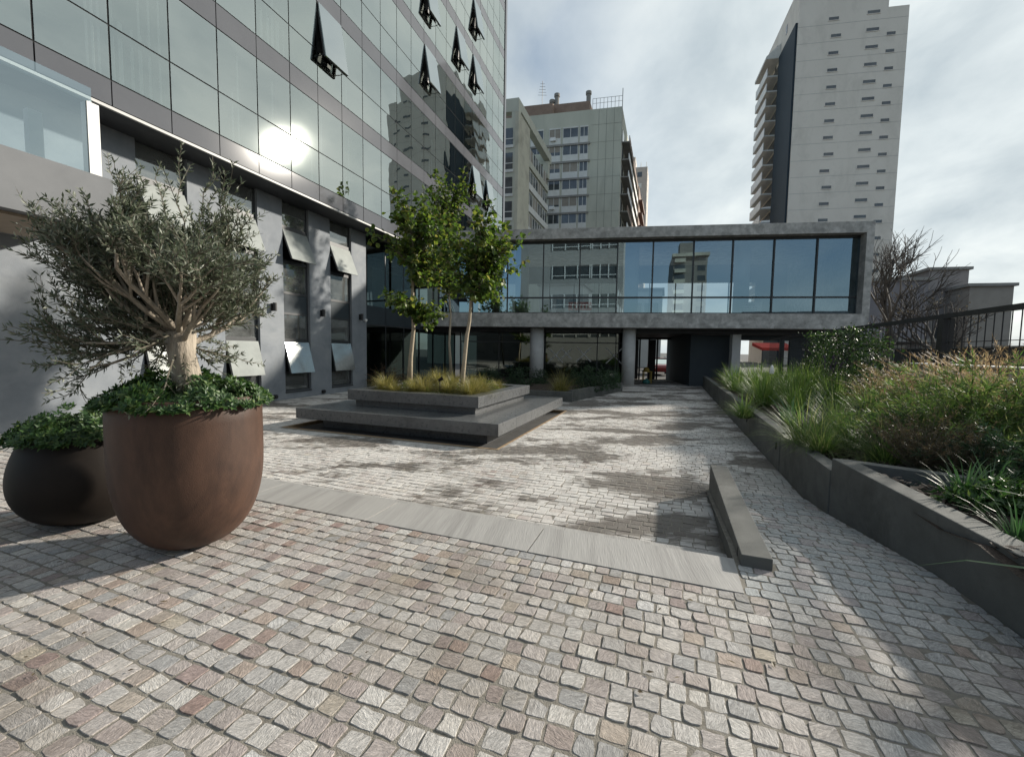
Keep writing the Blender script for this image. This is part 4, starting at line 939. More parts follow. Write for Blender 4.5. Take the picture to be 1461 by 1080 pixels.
# pale houses seen through the ribbon window and past the box
for (x0, x1, yt, Y, c, lb) in ((770, 832, 408, 50, (.50, .50, .47), 'pale low house seen through the upper glass left of the red banner'), (905, 945, 415, 55, (.45, .46, .44), 'pale grey low house seen through the upper glass between the columns')):
    t, fr, a1, H = px_box(x0, x1, yt, Y, 6, pm('pale_house_%d' % x0, c, tuple(q * 1.15 for q in c), .8, .9), 'house', lb)
    for i in range(3): mb = MB(); a = a1 * (.1 + .3 * i); mb.box(fr, a, a + a1 * .18, -.05, -.003, H - 3.4, H - 1.6); wd = mb.build('window', M['aptglass'], t); mb = MB(); mb.box(fr, a - .1, a + a1 * .18 + .1, -.12, -.051, H - 3.6, H - 3.41); mb.build('sill', M['offwhite'], wd)
# street lamp post and parked cars on the right
c = at_y(1329, 470, 34); t = thing('lamp_post', (c.x, c.y, -.38), 'thin grey lamp post in the street between the bare trees', 'lamp post')
mb = MB(); b_ = V((c.x, c.y, -.38)); mb.tube([b_, b_ + V((0, 0, 6.0))], [.09, .05], 8); mb.build('pole', M['aptslab'], t)
mb = MB(); mb.tube([b_ + V((0, 0, 6)), b_ + V((-.2, -.4, 6.3)), b_ + V((-.5, -1.1, 6.35))], .035, 6); mb.build('arm', M['aptslab'], t)
mb = MB(); mb.tube([b_ + V((-.5, -1.0, 6.33)), b_ + V((-.75, -1.6, 6.38))], [.1, .06], 8); mb.build('lamp_head', M['aptslab'], t)
c = at_y(1378, 458, 30); car('parked_car', V((c.x, c.y, -.36)), R(15), (.6, .6, .6), 'pale car parked beyond the fence under the second bare tree')
# --- bare trees
def bare_tree(name, base, H, label, lean, seed, spread=.55, buds=False):
    rr = random.Random(seed); t = thing(name, base, label, 'tree'); mb = MB(); tw = MB(); lf = MB()
    def grow(p, d, ln, r, dep):
        n = 4; pts = [p]; dd = d.copy()
        for i in range(n):
            dd = (dd + V((rr.gauss(0, .10), rr.gauss(0, .10), rr.gauss(.03, .06)))).normalized(); pts.append(pts[-1] + dd * ln / n)
        (mb if dep < 2 else tw).tube(pts, [r * (1 - .45 * i / n) for i in range(n + 1)], 7 if dep < 2 else 3, cap=False)
        if dep == 5: 
            if buds and rr.random() < .14:
                e = pts[-1]; s = .05; lf.quad(e + V((-s, 0, -s)), e + V((s, 0, -s)), e + V((s, .03, s)), e + V((-s, .03, s)))
            return
        for k in range((4, 3, 3, 4, 4)[dep]):
            f = rr.uniform(.45, 1.0) if k else 1.0; q = pts[min(n, max(1, round(f * n)))]
            ax = V((rr.gauss(0, 1), rr.gauss(0, 1), rr.gauss(.3, .5))).normalized()
            nd = (dd * rr.uniform(.8, 1.1) + ax * spread * (1.2 if dep == 0 else 1) + lean * .12 + V((0, 0, .10))).normalized()
            grow(q, nd, ln * rr.uniform(.62, .86), max(r * .55, .016), dep + 1)
    grow(V(base), (V((0, 0, 1)) + lean * .2).normalized(), H * .30, H * .028, 0)
    mb.build('trunk', M['bark_dark'], t); tw.build('twigs', M['bark_dark'], t)
    if buds: lf.build('dry_leaves', M['brownshrub'], t)
    return t
c = at_y(1259, 470, 27); bare_tree('bare_tree', (c.x, c.y, -.38), 10.5, 'leafless tree with a fan of fine upright twigs just past the box building', V((1.2, 0, 0)), 7, .66)
c = at_y(1352, 470, 26); bare_tree('bare_tree', (c.x, c.y, -.38), 8.0, 'smaller spreading tree with a few withered leaves right of the leafless one', V((.4, 0, 0)), 12, .75, buds=True)
# ------------------------------------------------------------------ right planting bed: walls, soil, fence
def bedwall(name, pts, z1s, z0, th, label):
    pass
t = thing('planter_wall', GF.p(1.85, 4, ZC), 'taller near concrete planter wall along the ramp with a thin return wall', 'planter wall')
zW1, zW2, zW3 = .45, .31, .335
mb = MB(); P = GF.p
def wl(v): return right_u(v)
mb.hexa([P(wl(-3), -3, -.4), P(wl(-3) + .19, -3, -.4), P(wl(5.6) + .19, 5.6, -.4), P(wl(5.6), 5.6, -.4), P(wl(-3), -3, zW1), P(wl(-3) + .19, -3, zW1), P(wl(5.6) + .19, 5.6, zW1), P(wl(5.6), 5.6, zW1)])
mb.build('front_wall', M['kerb'], t, bevel=.008)
mb = MB(); mb.hexa([P(wl(5.6) + .192, 5.45, -.3), P(4.75, 4.55, -.3), P(4.75, 4.68, -.3), P(wl(5.6) + .192, 5.598, -.3), P(wl(5.6) + .192, 5.45, zW1 - .003), P(4.75, 4.55, zW1 - .003), P(4.75, 4.68, zW1 - .003), P(wl(5.6) + .192, 5.598, zW1 - .003)])
mb.build('return_wall', M['kerb'], t)
t = thing('planter_wall', GF.p(1.8, 13, ZC), 'long lower concrete planter wall running from the step in height to the dark passage', 'planter wall')
vE = GF.inv(BF.p(bx(1000, 545, 1.0), 1.0))[1]
mb = MB(); mb.box(GF, 1.72, 1.90, 5.603, 7.85, -.4, zW2); mb.build('near_wall', M['kerb'], t, bevel=.008)
mb = MB(); mb.box(GF, 1.71, 1.89, 7.853, vE, -.4, zW3); mb.build('far_wall', M['kerb'], t, bevel=.008)
for (x, y) in ((1107.5, 635), (1066, 598)):
    n = GU; p = on_plane(x, y, n, 1.715); a, b = GF.inv(p); mb = MB(); mb.box(GF, 1.69, 1.708, b - .06, b + .06, p.z - .055, p.z + .055); mb.build('recessed_light', M['black'], t)
mb = MB(); rs = random.Random(8)
nu, nv = 16, 70
def soilz(u, v): return (.37 if v < 5 else .24) + .03 * sin(u * 5.1 + v * 3.3) + .025 * sin(v * 7.3 - u * 2.2) + (u - 1.8) * .03
g_ = [[GF.p(1.86 + (4.95 - 1.86) * i / nu, -3 + (vE + 3) * j / nv, soilz(1.86 + (4.95 - 1.86) * i / nu, -3 + (vE + 3) * j / nv) + rs.uniform(-.012, .012)) for i in range(nu + 1)] for j in range(nv + 1)]
for j in range(nv):
    for i in range(nu): mb.quad(g_[j][i], g_[j][i + 1], g_[j + 1][i + 1], g_[j + 1][i])
tag(mb.build('planting_soil', M['soil'], origin=(0, 0, 0)), kind='structure')
mb = MB()
for i in range(5200):
    u = 1.95 + rs.random() ** 1.6 * 2.4; v = rs.uniform(2.4, 9.5); z = soilz(u, v) + rs.uniform(0, .03); c = GF.p(u, v, z)
    l = rs.uniform(.02, .055); wd = rs.uniform(.008, .022); a = rs.uniform(0, 2 * pi); d = V((cos(a), sin(a), rs.uniform(-.4, .4))); e = V((-sin(a), cos(a), rs.uniform(-.5, .5)))
    mb.quad(c - d * l - e * wd, c + d * l - e * wd, c + d * l + e * wd + V((0, 0, .006)), c - d * l + e * wd)
M['chips'] = leafmat('bark_chip', [(0, (.02, .014, .011)), (.5, (.05, .034, .025)), (.85, (.085, .062, .048)), (1, (.15, .125, .105))], 0, .8)
tag(mb.build('bark_chips', M['chips'], origin=(0, 0, 0)), 'bark chips scattered over the bed', 'mulch', kind='stuff')
UF = 4.84; zF = 2.4
t = thing('mesh_fence', GF.p(UF, 9, .2), 'black welded mesh fence with a flat top rail behind the planting bed', 'fence')
vf0, vf1 = 3.2, GF.inv(BF.p(aR - 1.0, 0))[1] - .2
mb = MB(); mb.box(GF, UF - .04, UF + .04, vf0, vf1, zF - .09, zF); mb.build('top_rail', M['black'], t)
pv0 = GF.inv(on_plane(1350, 460, GU, UF))[1]; pv1 = GF.inv(on_plane(1220, 480, GU, UF))[1]
k = pv0 - (pv1 - pv0)
while k < vf1:
    if k > vf0: mb = MB(); mb.box(GF, UF - .085, UF + .085, k - .085, k + .085, -.3, zF - .092); mb.build('post', M['black'], t)
    k += pv1 - pv0
mb = MB(); k = vf0; i = 0
while k < vf1: mb.box(GF, UF - .006, UF + .006, k - .005, k + .005, .3, zF - .091); k += .19
for z in (.5, .95, 1.42, 1.86): mb.box(GF, UF - .014, UF - .0085, vf0, vf1, z - .006, z + .006)
tag(mb.build('wire_mesh', M['black'], t), kind='stuff')
# beyond the fence: white wall, rough slope, street edge
t = thing('white_wall', GF.p(6.2, 9, -.3), 'sunlit white rendered low wall beyond the mesh fence', 'low wall')
vA = GF.inv(on_plane(1302, 520, GU, 6.0))[1]; zA_ = on_plane(1400, 522, GU, 6.0).z; print('white wall', vA, zA_)
mb = MB(); mb.box(GF, 6.0, 6.35, -1, vA, -.35, zA_ - .05); mb.build('wall_body', M['white'], t, bevel=.01)
mb = MB(); mb.box(GF, 5.93, 6.55, -1.05, vA + .05, zA_ - .047, zA_); mb.build('coping', M['white'], t, bevel=.01)
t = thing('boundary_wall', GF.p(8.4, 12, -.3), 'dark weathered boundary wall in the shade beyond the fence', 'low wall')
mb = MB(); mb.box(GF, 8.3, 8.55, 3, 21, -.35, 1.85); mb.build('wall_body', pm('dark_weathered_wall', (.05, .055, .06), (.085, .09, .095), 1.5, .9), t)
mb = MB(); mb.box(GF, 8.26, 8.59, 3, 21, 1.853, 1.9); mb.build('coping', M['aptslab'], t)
# ------------------------------------------------------------------ plant generators
def blade(mb, base, d, ln, wd, bend, rr, n=4):
    side = d.cross(V((0, 0, 1)));
    if side.length < 1e-3: side = V((1, 0, 0))
    side.normalize(); p = V(base); dd = d.copy(); prev = None; vs = []; fs = []
    out = V((d.x, d.y, 0)); out = out.normalized() if out.length > .01 else side.cross(V((0, 0, 1)))
    for i in range(n + 1):
        w_ = wd * (1 - (i / n) ** 1.6) * (.7 + .3 * min(1, i)) + .0006
        vs += [tuple(p - side * w_), tuple(p + side * w_)]
        if i < n:
            fs.append((2 * i, 2 * i + 1, 2 * i + 3, 2 * i + 2)); p = p + dd * ln / n
            dd = (dd + (out * .35 - V((0, 0, 1))) * bend * (i + 1) / n * .6 + V((rr.gauss(0, .03), rr.gauss(0, .03), 0))).normalized()
    mb.add(vs, fs)
def tuft_mb(n, ln, wd, spread, bend, seed, r0=.06):
    rr = random.Random(seed); mb = MB()
    for i in range(n):
        a = rr.uniform(0, 2 * pi); r = r0 * math.sqrt(rr.random()); t_ = rr.random() ** .8 * spread
        d = V((cos(a) * sin(t_), sin(a) * sin(t_), cos(t_)))
        a2 = a + rr.gauss(0, .5)
        blade(mb, (r * cos(a2), r * sin(a2), -.01), d, ln * rr.uniform(.55, 1.1), wd * rr.uniform(.7, 1.2), bend * rr.uniform(.5, 1.4), rr)
    return mb
def leafq(mb, p, d, nrm, l, w_, fold=.25):
    s = d.cross(nrm); s = s.normalized() if s.length > 1e-4 else V((1, 0, 0)); up = s.cross(d)
    a = p; b = p + d * l * .45 + s * w_ + up * w_ * fold; c = p + d * l; e = p + d * l * .45 - s * w_ + up * w_ * fold
    mb.add([tuple(a), tuple(b), tuple(c), tuple(e)], [(0, 1, 2), (0, 2, 3)])
def rdir(rr): 
    while True:
        v = V((rr.uniform(-1, 1), rr.uniform(-1, 1), rr.uniform(-1, 1)))
        if .05 < v.length < 1: return v.normalized()
def mound_mb(rx, ry, rz, n, ll, lw, seed, lump=.25, ros=5, flat=None):
    """dense leafy mound: rosettes through an uneven dome"""
    rr = random.Random(seed); mb = MB(); ph = [rr.uniform(0, 6) for _ in range(6)]
    for i in range(n // ros):
        d = rdir(rr); d.z = abs(d.z) * 1.0
        k = 1 + lump * (sin(d.x * 5 + ph[0]) * sin(d.y * 5 + ph[1]) + .6 * sin(d.x * 11 + ph[2]) * sin(d.y * 9 + d.z * 7 + ph[3]))
        r = (rr.random() ** .35) * k
        c = V((d.x * rx * r, d.y * ry * r, d.z * rz * r)); o_ = V((d.x / rx, d.y / ry, d.z / rz + .25)).normalized()
        for j in range(ros):
            dd = (o_ * rr.uniform(.2, .9) + rdir(rr) * .9).normalized(); leafq(mb, c + rdir(rr) * ll * .3, dd, (o_ + rdir(rr) * .6).normalized(), ll * rr.uniform(.6, 1.2), lw * rr.uniform(.7, 1.2))
    return mb
def feather_mb(h, sp, nst, nl, ll, lw, seed, bend=.5):
    """fine-leaved arching stems"""
    rr = random.Random(seed); st = MB(); lv = MB()
    for i in range(nst):
        a = rr.uniform(0, 2 * pi); t_ = rr.random() ** .7 * sp; d = V((cos(a) * sin(t_), sin(a) * sin(t_), cos(t_))); p = V((cos(a) * .08 * rr.random(), sin(a) * .08 * rr.random(), 0)); L_ = h * rr.uniform(.65, 1.1); pts = [p]
        out = V((cos(a), sin(a), 0))
        for k in range(6):
            d = (d + (out * .4 - V((0, 0, 1))) * bend * .1 * k + rdir(rr) * .05).normalized(); pts.append(pts[-1] + d * L_ / 6)
        st.tube(pts, [.006, .005, .004, .004, .003, .002, .001], 3, cap=False)
        for k in range(nl):
            f = rr.uniform(.25, 1.0) * 6; q = int(min(5, f)); c = pts[q].lerp(pts[q + 1], f - q)
            dd = ((pts[q + 1] - pts[q]).normalized() * .6 + rdir(rr) * .8 + out * .2).normalized(); leafq(lv, c, dd, rdir(rr), ll * rr.uniform(.6, 1.3), lw)
    return st, lv
class Proto:
    def __init__(s): s.d = {}
PR = {}
def place(key, maker, name, cat, loc, label, group=None, sc=1.0, rz=None):
    """first call builds the kind, later calls copy the thing and its parts"""
    rr = random.Random(hash((round(loc[0] * 100), round(loc[1] * 100))) & 0xffff)
    rz = rr.uniform(0, 6.28) if rz is None else rz
    if key not in PR:
        t = bpy.data.objects.new(name, None); COL.objects.link(t); maker(t); PR[key] = t
    else: t = copy_tree(PR[key])
    t.location = V(loc); t.rotation_euler = (0, 0, rz); s3 = sc if hasattr(sc, '__len__') else (sc, sc, sc * rr.uniform(.92, 1.08)); t.scale = s3
    for k in ('group',):
        if k in t: del t[k]
    return tag(t, label, cat, group)
def mk_tuft(mat, n, ln, wd, spread, bend, seed, r0=.06, plume=None):
    def f(t):
        tuft_mb(n, ln, wd, spread, bend, seed, r0).build('blades', M[mat], t, local=True)
        if plume:
            rr = random.Random(seed + 50); mb = MB()
            for i in range(plume[0]):
                a = rr.uniform(0, 6.28); t_ = rr.random() * spread * .75; d = V((cos(a) * sin(t_), sin(a) * sin(t_), cos(t_))); L_ = plume[1] * rr.uniform(.75, 1.1); out = V((cos(a), sin(a), 0)); p = V((0, 0, 0)); pts = [p]
                for k in range(5): d = (d + (out * .5 - V((0, 0, 1))) * .07 * k).normalized(); pts.append(pts[-1] + d * L_ / 5)
                mb.tube(pts, .002, 3, cap=False)
                for k in range(plume[2]):
                    f_ = rr.uniform(0, 1); c = pts[4].lerp(pts[5], f_) if rr.random() < .7 else pts[3].lerp(pts[4], f_)
                    blade(mb, c, (d + rdir(rr) * .7).normalized(), rr.uniform(.03, .08), .0025, .2, rr, 1)
            mb.build('seed_heads', M['grasstan'], t, local=True)
    return f
def mk_mound(mat, *a, **k):
    def f(t): mound_mb(*a, **k).build('foliage', M[mat], t, local=True)
    return f
def mk_feather(mat, *a, **k):
    def f(t):
        st, lv = feather_mb(*a, **k); st.build('stems', M['twig'], t, local=True); lv.build('foliage', M[mat], t, local=True)
    return f
def bed(u, v): return GF.p(u, v, soilz(u, v) - .02)
def bpx(x, y, z=.3):   # a base point in the bed by where its foot shows
    p = on_z(x, y, z); a, b = GF.inv(p); return a, b
# soft green grasses at the far end of the bed
gt_ = mk_tuft('grassbright', 420, .85, .006, 1.2, .6, 21, .16)
farspots = [(2.3, 18.2, 1.25), (2.25, 16.6, 1.2), (2.6, 15.1, 1.3), (3.4, 17.2, 1.35), (3.3, 15.6, 1.4), (2.5, 13.6, 1.15), (3.6, 14.0, 1.45), (2.25, 12.2, 1.0), (3.9, 12.6, 1.3), (4.2, 15.4, 1.35), (3.0, 12.9, 1.2), (3.1, 18.6, 1.3), (4.1, 17.3, 1.3), (2.8, 11.6, .95)]
for u, v, s in farspots: place('gb', gt_, 'soft_grass', 'grass tuft', bed(u, v), 'bright soft green grass clump massed at the far end of the long bed', 'soft green grasses at the far end of the bed', s)
gg = mk_tuft('grassgreen', 420, .8, .0045, 1.3, .85, 22, .12)
def pxb(x, y, z=.33): return GF.inv(on_z(x, y, z))
gl = [(1062, 588, .9, 'arching green grass spilling over the wall below the strap-leaved plant'), (1150, 628, 1.1, 'drooping green grass spilling over the wall just past the change in wall height'), (1172, 640, .8, 'small arching green grass at the step between the two wall heights'), (1215, 632, 1.1, 'green grass clump behind the small arching one at the wall step'), (1240, 600, 1.25, 'tall green grass clump in the middle of the bed left of the tan grasses'), (1265, 655, .9, 'green grass clump with drooping blades just behind the return wall'), (1236, 672, .45, 'tiny grass sprig at the corner of the return wall'), (1190, 610, 1.0, 'mid green grass clump between the strap-leaved plants and the return wall')]
for x, y, s, lb in gl: place('gg', gg, 'arching_grass', 'grass tuft', bed(*pxb(x, y)), lb, 'arching green grasses in the long bed', s)
sp = mk_tuft('strap', 60, .75, .016, .95, .75, 23, .07)
for x, y, s, lb in ((1128, 603, 1.05, 'glossy strap-leaved clump standing by itself near the lower wall'), (1165, 585, .95, 'smaller strap-leaved clump behind the glossy one'), (1375, 712, .55, 'low strap-leaved clump in the near bed by the bark'), (1452, 762, .5, 'low strap-leaved clump nearest the picture edge'), (1415, 702, .6, 'dark strap-leaved clump in front of the brown stems'), (1345, 690, .45, 'small strap-leaved clump at the end of the bare bark')):
    place('sp', sp, 'strap_leaf_plant', 'plant', bed(*pxb(x, y, .40 if x > 1300 else .3)), lb, 'strap-leaved plants in the bed', s)
big = mk_tuft('strap', 9, .95, .022, 1.35, .9, 29, .05)
place('bigstrap', big, 'strap_leaf_plant', 'plant', GF.p(2.32, 2.75, .40), 'single long pale green strap leaf clump hanging over the near wall top', None, 1.0, rz=2.2)
tn = mk_tuft('grasstan', 260, 1.0, .0028, 1.0, .6, 24, .14, plume=(110, 1.45, 30))
def pxu(x, u): return u, GF.inv(on_plane(x, 560, GU, u))[1]
for x, u, s, lb in ((1352, 4.45, 1.1, 'tall tan feathery grass in front of the white wall, beside the fence post'), (1442, 4.4, 1.12, 'tall tan feathery grass against the fence near the picture edge'), (1296, 4.45, 1.0, 'tall tan feathery grass nearest the hedge'), (1262, 4.1, .75, 'shorter tan grass between the hedge and the green clumps'), (1402, 4.5, 1.05, 'tan feathery grass hard against the fence mesh, behind the feathery bush')):
    place('tn', tn, 'feather_grass', 'grass tuft', bed(*pxu(x, u)), lb, 'tan feathery grasses by the fence', s)
ft = mk_feather('grassgreen', 1.15, 1.1, 110, 90, .10, .005, 31)
for x, y, s, lb in ((1385, 655, 1.18, 'big feathery green bush with thread-fine leaves right of the brown stems'), (1448, 655, 1.2, 'feathery green bush cut by the picture edge'), (1320, 622, 1.05, 'feathery green bush standing below the tan grasses')):
    place('ft', ft, 'feathery_bush', 'shrub', bed(*pxb(x, y)), lb, 'feathery fine-leaved bushes', s)
ft2 = mk_feather('darkshrub', 1.0, 1.15, 80, 60, .11, .008, 36)
for x, y, s, lb in ((1435, 690, .8, 'dark green bush with narrow leaves low at the picture edge'), (1350, 648, .85, 'dark blue-green bush between the feathery bushes'), (1285, 632, .8, 'dark narrow-leaved bush behind the drooping grass of the return wall')):
    place('ft2', ft2, 'narrow_leaf_bush', 'shrub', bed(*pxb(x, y)), lb, 'dark narrow-leaved bushes', s)
br = mk_feather('brownshrub', .95, .9, 130, 50, .05, .005, 33, bend=.2)
for x, y, s, lb in ((1312, 668, .8, 'brown wiry-stemmed shrub standing over the return wall'), (1375, 680, .65, 'brown wiry shrub under the big feathery bush')):
    place('br', br, 'wiry_brown_shrub', 'shrub', bed(*pxb(x, y)), lb, 'brown wiry shrubs', s)
lg = mk_mound('pitto', .34, .34, .22, 900, .10, .022, 47, lump=.4)
for x, y, s, lb in ((1440, 728, .8, 'low broad-leaved green plant on the bark near the picture edge'), (1405, 728, .6, 'smaller low broad-leaved plant on the bark'), (1458, 700, .8, 'low broad-leaved plant behind the others at the picture edge')):
    place('lg', lg, 'low_leafy_plant', 'plant', bed(*pxb(x, y, .4)), lb, 'low leafy plants on the bark', s)
rd = mk_mound('redshrub', .35, .35, .45, 420, .07, .012, 41)
place('rd', rd, 'orange_shrub', 'shrub', bed(3.4, 9.4), 'small orange-leaved shrub behind the strap-leaved clumps')
pp = mk_tuft('strap', 26, .7, .01, .8, .4, 44, .05)
def mk_torch(t):
    tuft_mb(30, .5, .008, 1.0, .6, 45, .05).build('leaves', M['strap'], t, local=True)
    mb = MB(); mb.tube([(0, 0, 0), (.02, 0, .95)], .008, 5); mb.build('stalk', M['strap'], t, local=True)
    mb = MB(); mb.lathe((.02, 0, .93), [(.012, 0), (.055, .03), (.06, .12), (.035, .24), (.001, .30)], 10); mb.build('flower_spike', M['flower'], t, local=True)
place('torch', mk_torch, 'torch_flower', 'flower', bed(2.55, 12.9), 'white spike flower standing up out of the bright soft grasses', None, .95)
def mk_spike(t):
    rr = random.Random(4); mb = MB(); m2 = MB()
    for i in range(9):
        d = V((rr.uniform(-.8, .2), rr.uniform(-.3, .3), 1)).normalized(); mb.tube([(0, 0, 0), tuple(d * 1.1)], .006, 4)
        for k in range(26): c = d * rr.uniform(.75, 1.12); leafq(m2, c, (d + rdir(rr) * .7).normalized(), rdir(rr), .05, .012)
    mb.build('stalks', M['twig'], t, local=True); m2.build('flowers', pm('purple_flower', (.10, .05, .14), (.16, .09, .2)), t, local=True)
place('lav', mk_spike, 'purple_sage', 'flower', bed(4.2, 14.6), 'purple flower spikes leaning above the soft grasses in front of the dark opening', None, 1.25)
# hedge / climber on the fence
t = thing('fence_climber', GF.p(4.7, 12.6, .2), 'dense dark evergreen climber covering the fence beside the box building', 'climber')
rr = random.Random(55); mb = MB()
v0h = GF.inv(on_plane(1268, 520, GU, 4.6))[1]; v1h = GF.inv(on_plane(1156, 520, GU, 4.6))[1]; print('hedge', v0h, v1h)
for i in range(9500):
    v = rr.uniform(v0h, v1h); u = 4.62 + rr.gauss(0, .16); z = rr.uniform(.15, 2.32 if v > v0h + 1.1 else 2.0) * (1 if rr.random() < .85 else 1.04)
    if v < v0h + .7 and rr.random() > (v - v0h) / .7 + .15: continue
    k = sin(v * 3.1 + z * 4.2) + sin(v * 5.3 - z * 2.9)
    if k < -1.1 and rr.random() < .7: continue
    leafq(mb, GF.p(u - .05 * k, v, z), (rdir(rr) + V((0, 0, -.2))).normalized(), (GU * -1 + rdir(rr)).normalized(), rr.uniform(.05, .1), rr.uniform(.018, .032))
mb.build('foliage', M['hedge'], t)
mb = MB()
for i in range(26):
    v = rr.uniform(v0h + .3, v1h); pts = [GF.p(4.7, v + rr.uniform(-.2, .2) * k, .2 + .5 * k) for k in range(5)]; mb.tube(pts, .012, 4, cap=False)
mb.build('stems', M['twig'], t)
# dry shrubs on the rough slope beyond the white wall
ds = mk_feather('brownshrub', 1.15, 1.2, 60, 34, .06, .006, 61, bend=.3)
k = 0
for u, v, s in ((7.0, 7.0, 1.35), (7.2, 8.6, 1.3), (7.0, 10.2, 1.3), (7.4, 11.8, 1.35), (7.2, 13.4, 1.3), (7.6, 15.0, 1.3), (7.8, 9.6, 1.45), (7.9, 7.8, 1.5)):
    place('ds', ds, 'dry_shrub', 'shrub', GF.p(u, v, .45), 'dry brown twiggy shrub on the slope beyond the white wall', 'dry shrubs beyond the white wall', s)
mb = MB(); mb.hexa([GF.p(6.36, -1, -.37), GF.p(8.29, -1, -.37), GF.p(8.29, 20, -.37), GF.p(6.36, 20, -.37), GF.p(6.36, -1, .48), GF.p(8.29, -1, .62), GF.p(8.29, 20, .62), GF.p(6.36, 20, .48)]); tag(mb.build('slope', M['soil'], origin=(0, 0, 0)), kind='structure')
# ------------------------------------------------------------------ pots
def pot(name, c, prof, mat, label):
    t = thing(name, c, label, 'plant pot')
    # thick wall: outer profile, rim, inner wall down to the soil
    r_, z_ = prof[-1]
    full = prof + [(r_ - .012, z_ + .012), (r_ - .035, z_ + .010), (r_ - .045, z_ - .005), (r_ - .05, z_ - .16)]
    mb = MB(); mb.lathe(c, full, 96); mb.add([], []); mb.build('vessel', mat, t, smooth=True)
    mb = MB(); mb.lathe(c, [(.001, z_ - .06), (r_ - .052, z_ - .065), (r_ - .052, z_ - .16)], 40); mb.build('soil', M['soil'], t)
    return t
az1 = -R(37.65); R1 = 4.23; C1 = V((sin(az1) * R1, cos(az1) * R1, 0)); H1 = 1.19; r1 = .5
def prof_bezier(pts, n=22):
    out = []
    for i in range(n + 1):
        t_ = i / n; p = [V((a, b)) for a, b in pts]
        while len(p) > 1: p = [p[k].lerp(p[k + 1], t_) for k in range(len(p) - 1)]
        out.append((p[0].x, p[0].y))
    return out
base1 = [(.001, .004), (.12, .004)] + prof_bezier([(.12, .004), (.33, .015), (.50, .24), (.503, .70)], 26)[1:] + [(.504, .76), (.504, .88), (.503, 1.02), (.501, H1)]
pot('large_pot', C1, base1, M['corten'], 'tall rust-brown rounded metal pot holding the olive tree')
az2 = -R(45.7); R2 = 5.42; C2 = V((sin(az2) * R2, cos(az2) * R2, 0)); H2 = .80
base2 = [(.001, .004), (.16, .004)] + prof_bezier([(.16, .004), (.44, .03), (.64, .32), (.44, .66), (.39, H2)], 24)[1:]
pot('round_pot', C2, [(r * 1.0, z) for r, z in base2], M['corten2'], 'low dark bowl-shaped pot half hidden behind the tall rust-brown one')
t = thing('pittosporum', C1 + V((0, 0, H1 - .05)), 'dense glossy green shrub filling the rim of the tall rust-brown pot', 'shrub')
def pit_mb(rx, n, seed, rim, h):
    rr = random.Random(seed); mb = MB()
    for i in range(n // 7):
        a = rr.uniform(0, 2 * pi); r = rx * math.sqrt(rr.random()) ; k = .72 + .35 * sin(a * 3 + seed) * sin(a * 2.1 + 1) + .18 * sin(a * 7)
        z = h * (1 - (r / rx) ** 3 * .75) * k * rr.uniform(.25, 1.05) - (.02 if r > rim else 0) * rr.random()
        c = V((r * cos(a), r * sin(a), z)); o_ = V((cos(a) * r / rx, sin(a) * r / rx, .8)).normalized(); o_ = (o_ + rdir(rr) * .35).normalized()
        for j in range(7):
            b = j * 2 * pi / 7 + rr.random(); s = o_.orthogonal().normalized(); q = (s * cos(b) + o_.cross(s) * sin(b)); dd = (q * .9 + o_ * rr.uniform(.1, .7)).normalized()
            leafq(mb, c, dd, o_, rr.uniform(.035, .06), rr.uniform(.007, .0115), .15)
    return mb
m1 = pit_mb(.56, 13500, 5, .49, .25); m1.build('foliage', M['pitto'], t, local=True)
t = thing('pittosporum', C2 + V((0, 0, H2 - .05)), 'dense green shrub filling the low dark bowl-shaped pot', 'shrub')
pit_mb(.49, 9000, 9, .41, .27).build('foliage', M['pitto'], t, local=True)
# ------------------------------------------------------------------ olive tree
t = thing('olive_tree', C1 + V((0, 0, H1 - .1)), 'grey-green olive tree with a pale thick trunk in the tall rust-brown pot', 'tree')
rr = random.Random(21); wood = MB(); tw = MB(); lf = MB()
b0 = C1 + V((.04, -.05, H1 - .12))
vL = -CR  # trunk leans to the left of the picture, slightly
tp_ = [b0 + V((.05, .02, -.02)), b0 + V((.03, .01, .12)), b0 + V((-.01, 0, .26)), b0 + V((-.045, 0, .45)), b0 + V((-.07, .02, .62))]
wood.tube(tp_, [.132, .104, .097, .090, .104], 18)
top = tp_[-1]
def olive_leaves(pts, dens, rr):
    for i in range(len(pts) - 1):
        d = (pts[i + 1] - pts[i]); n = max(1, int(d.length * dens)); d.normalize()
        for k in range(n):
            c = pts[i].lerp(pts[i + 1], rr.random()); s = rdir(rr); q = (s - d * s.dot(d)).normalized()
            for sg in (1, -1): leafq(lf, c, (q * sg * .8 + d * rr.uniform(.5, 1.0) + V((0, 0, .1))).normalized(), rdir(rr), rr.uniform(.032, .058), rr.uniform(.0045, .0075), .1)
def ogrow(p, d, ln, r, dep):
    n = 5; pts = [p]; dd = d.copy()
    for i in range(n):
        dd = (dd + rdir(rr) * .13 + V((0, 0, .09 if dep < 2 else .05))).normalized(); pts.append(pts[-1] + dd * ln / n)
    (wood if dep < 2 else tw).tube(pts, [max(.0015, r * (1 - .55 * i / n)) for i in range(n + 1)], 7 if dep < 2 else 4, cap=False)
    if dep >= 1: olive_leaves(pts if dep > 1 else pts[2:], 46 if dep > 1 else 26, rr)
    if dep == 3: return
    for k in range((7, 6, 4)[dep]):
        f = rr.uniform(.3, 1.0); i = min(n, max(1, round(f * n))); s = rdir(rr); q = (s - dd * s.dot(dd)).normalized()
        ogrow(pts[i], (dd * .9 + q * .62 + V((0, 0, .16))).normalized(), ln * rr.uniform(.45, .72), max(r * .45, .003), dep + 1)
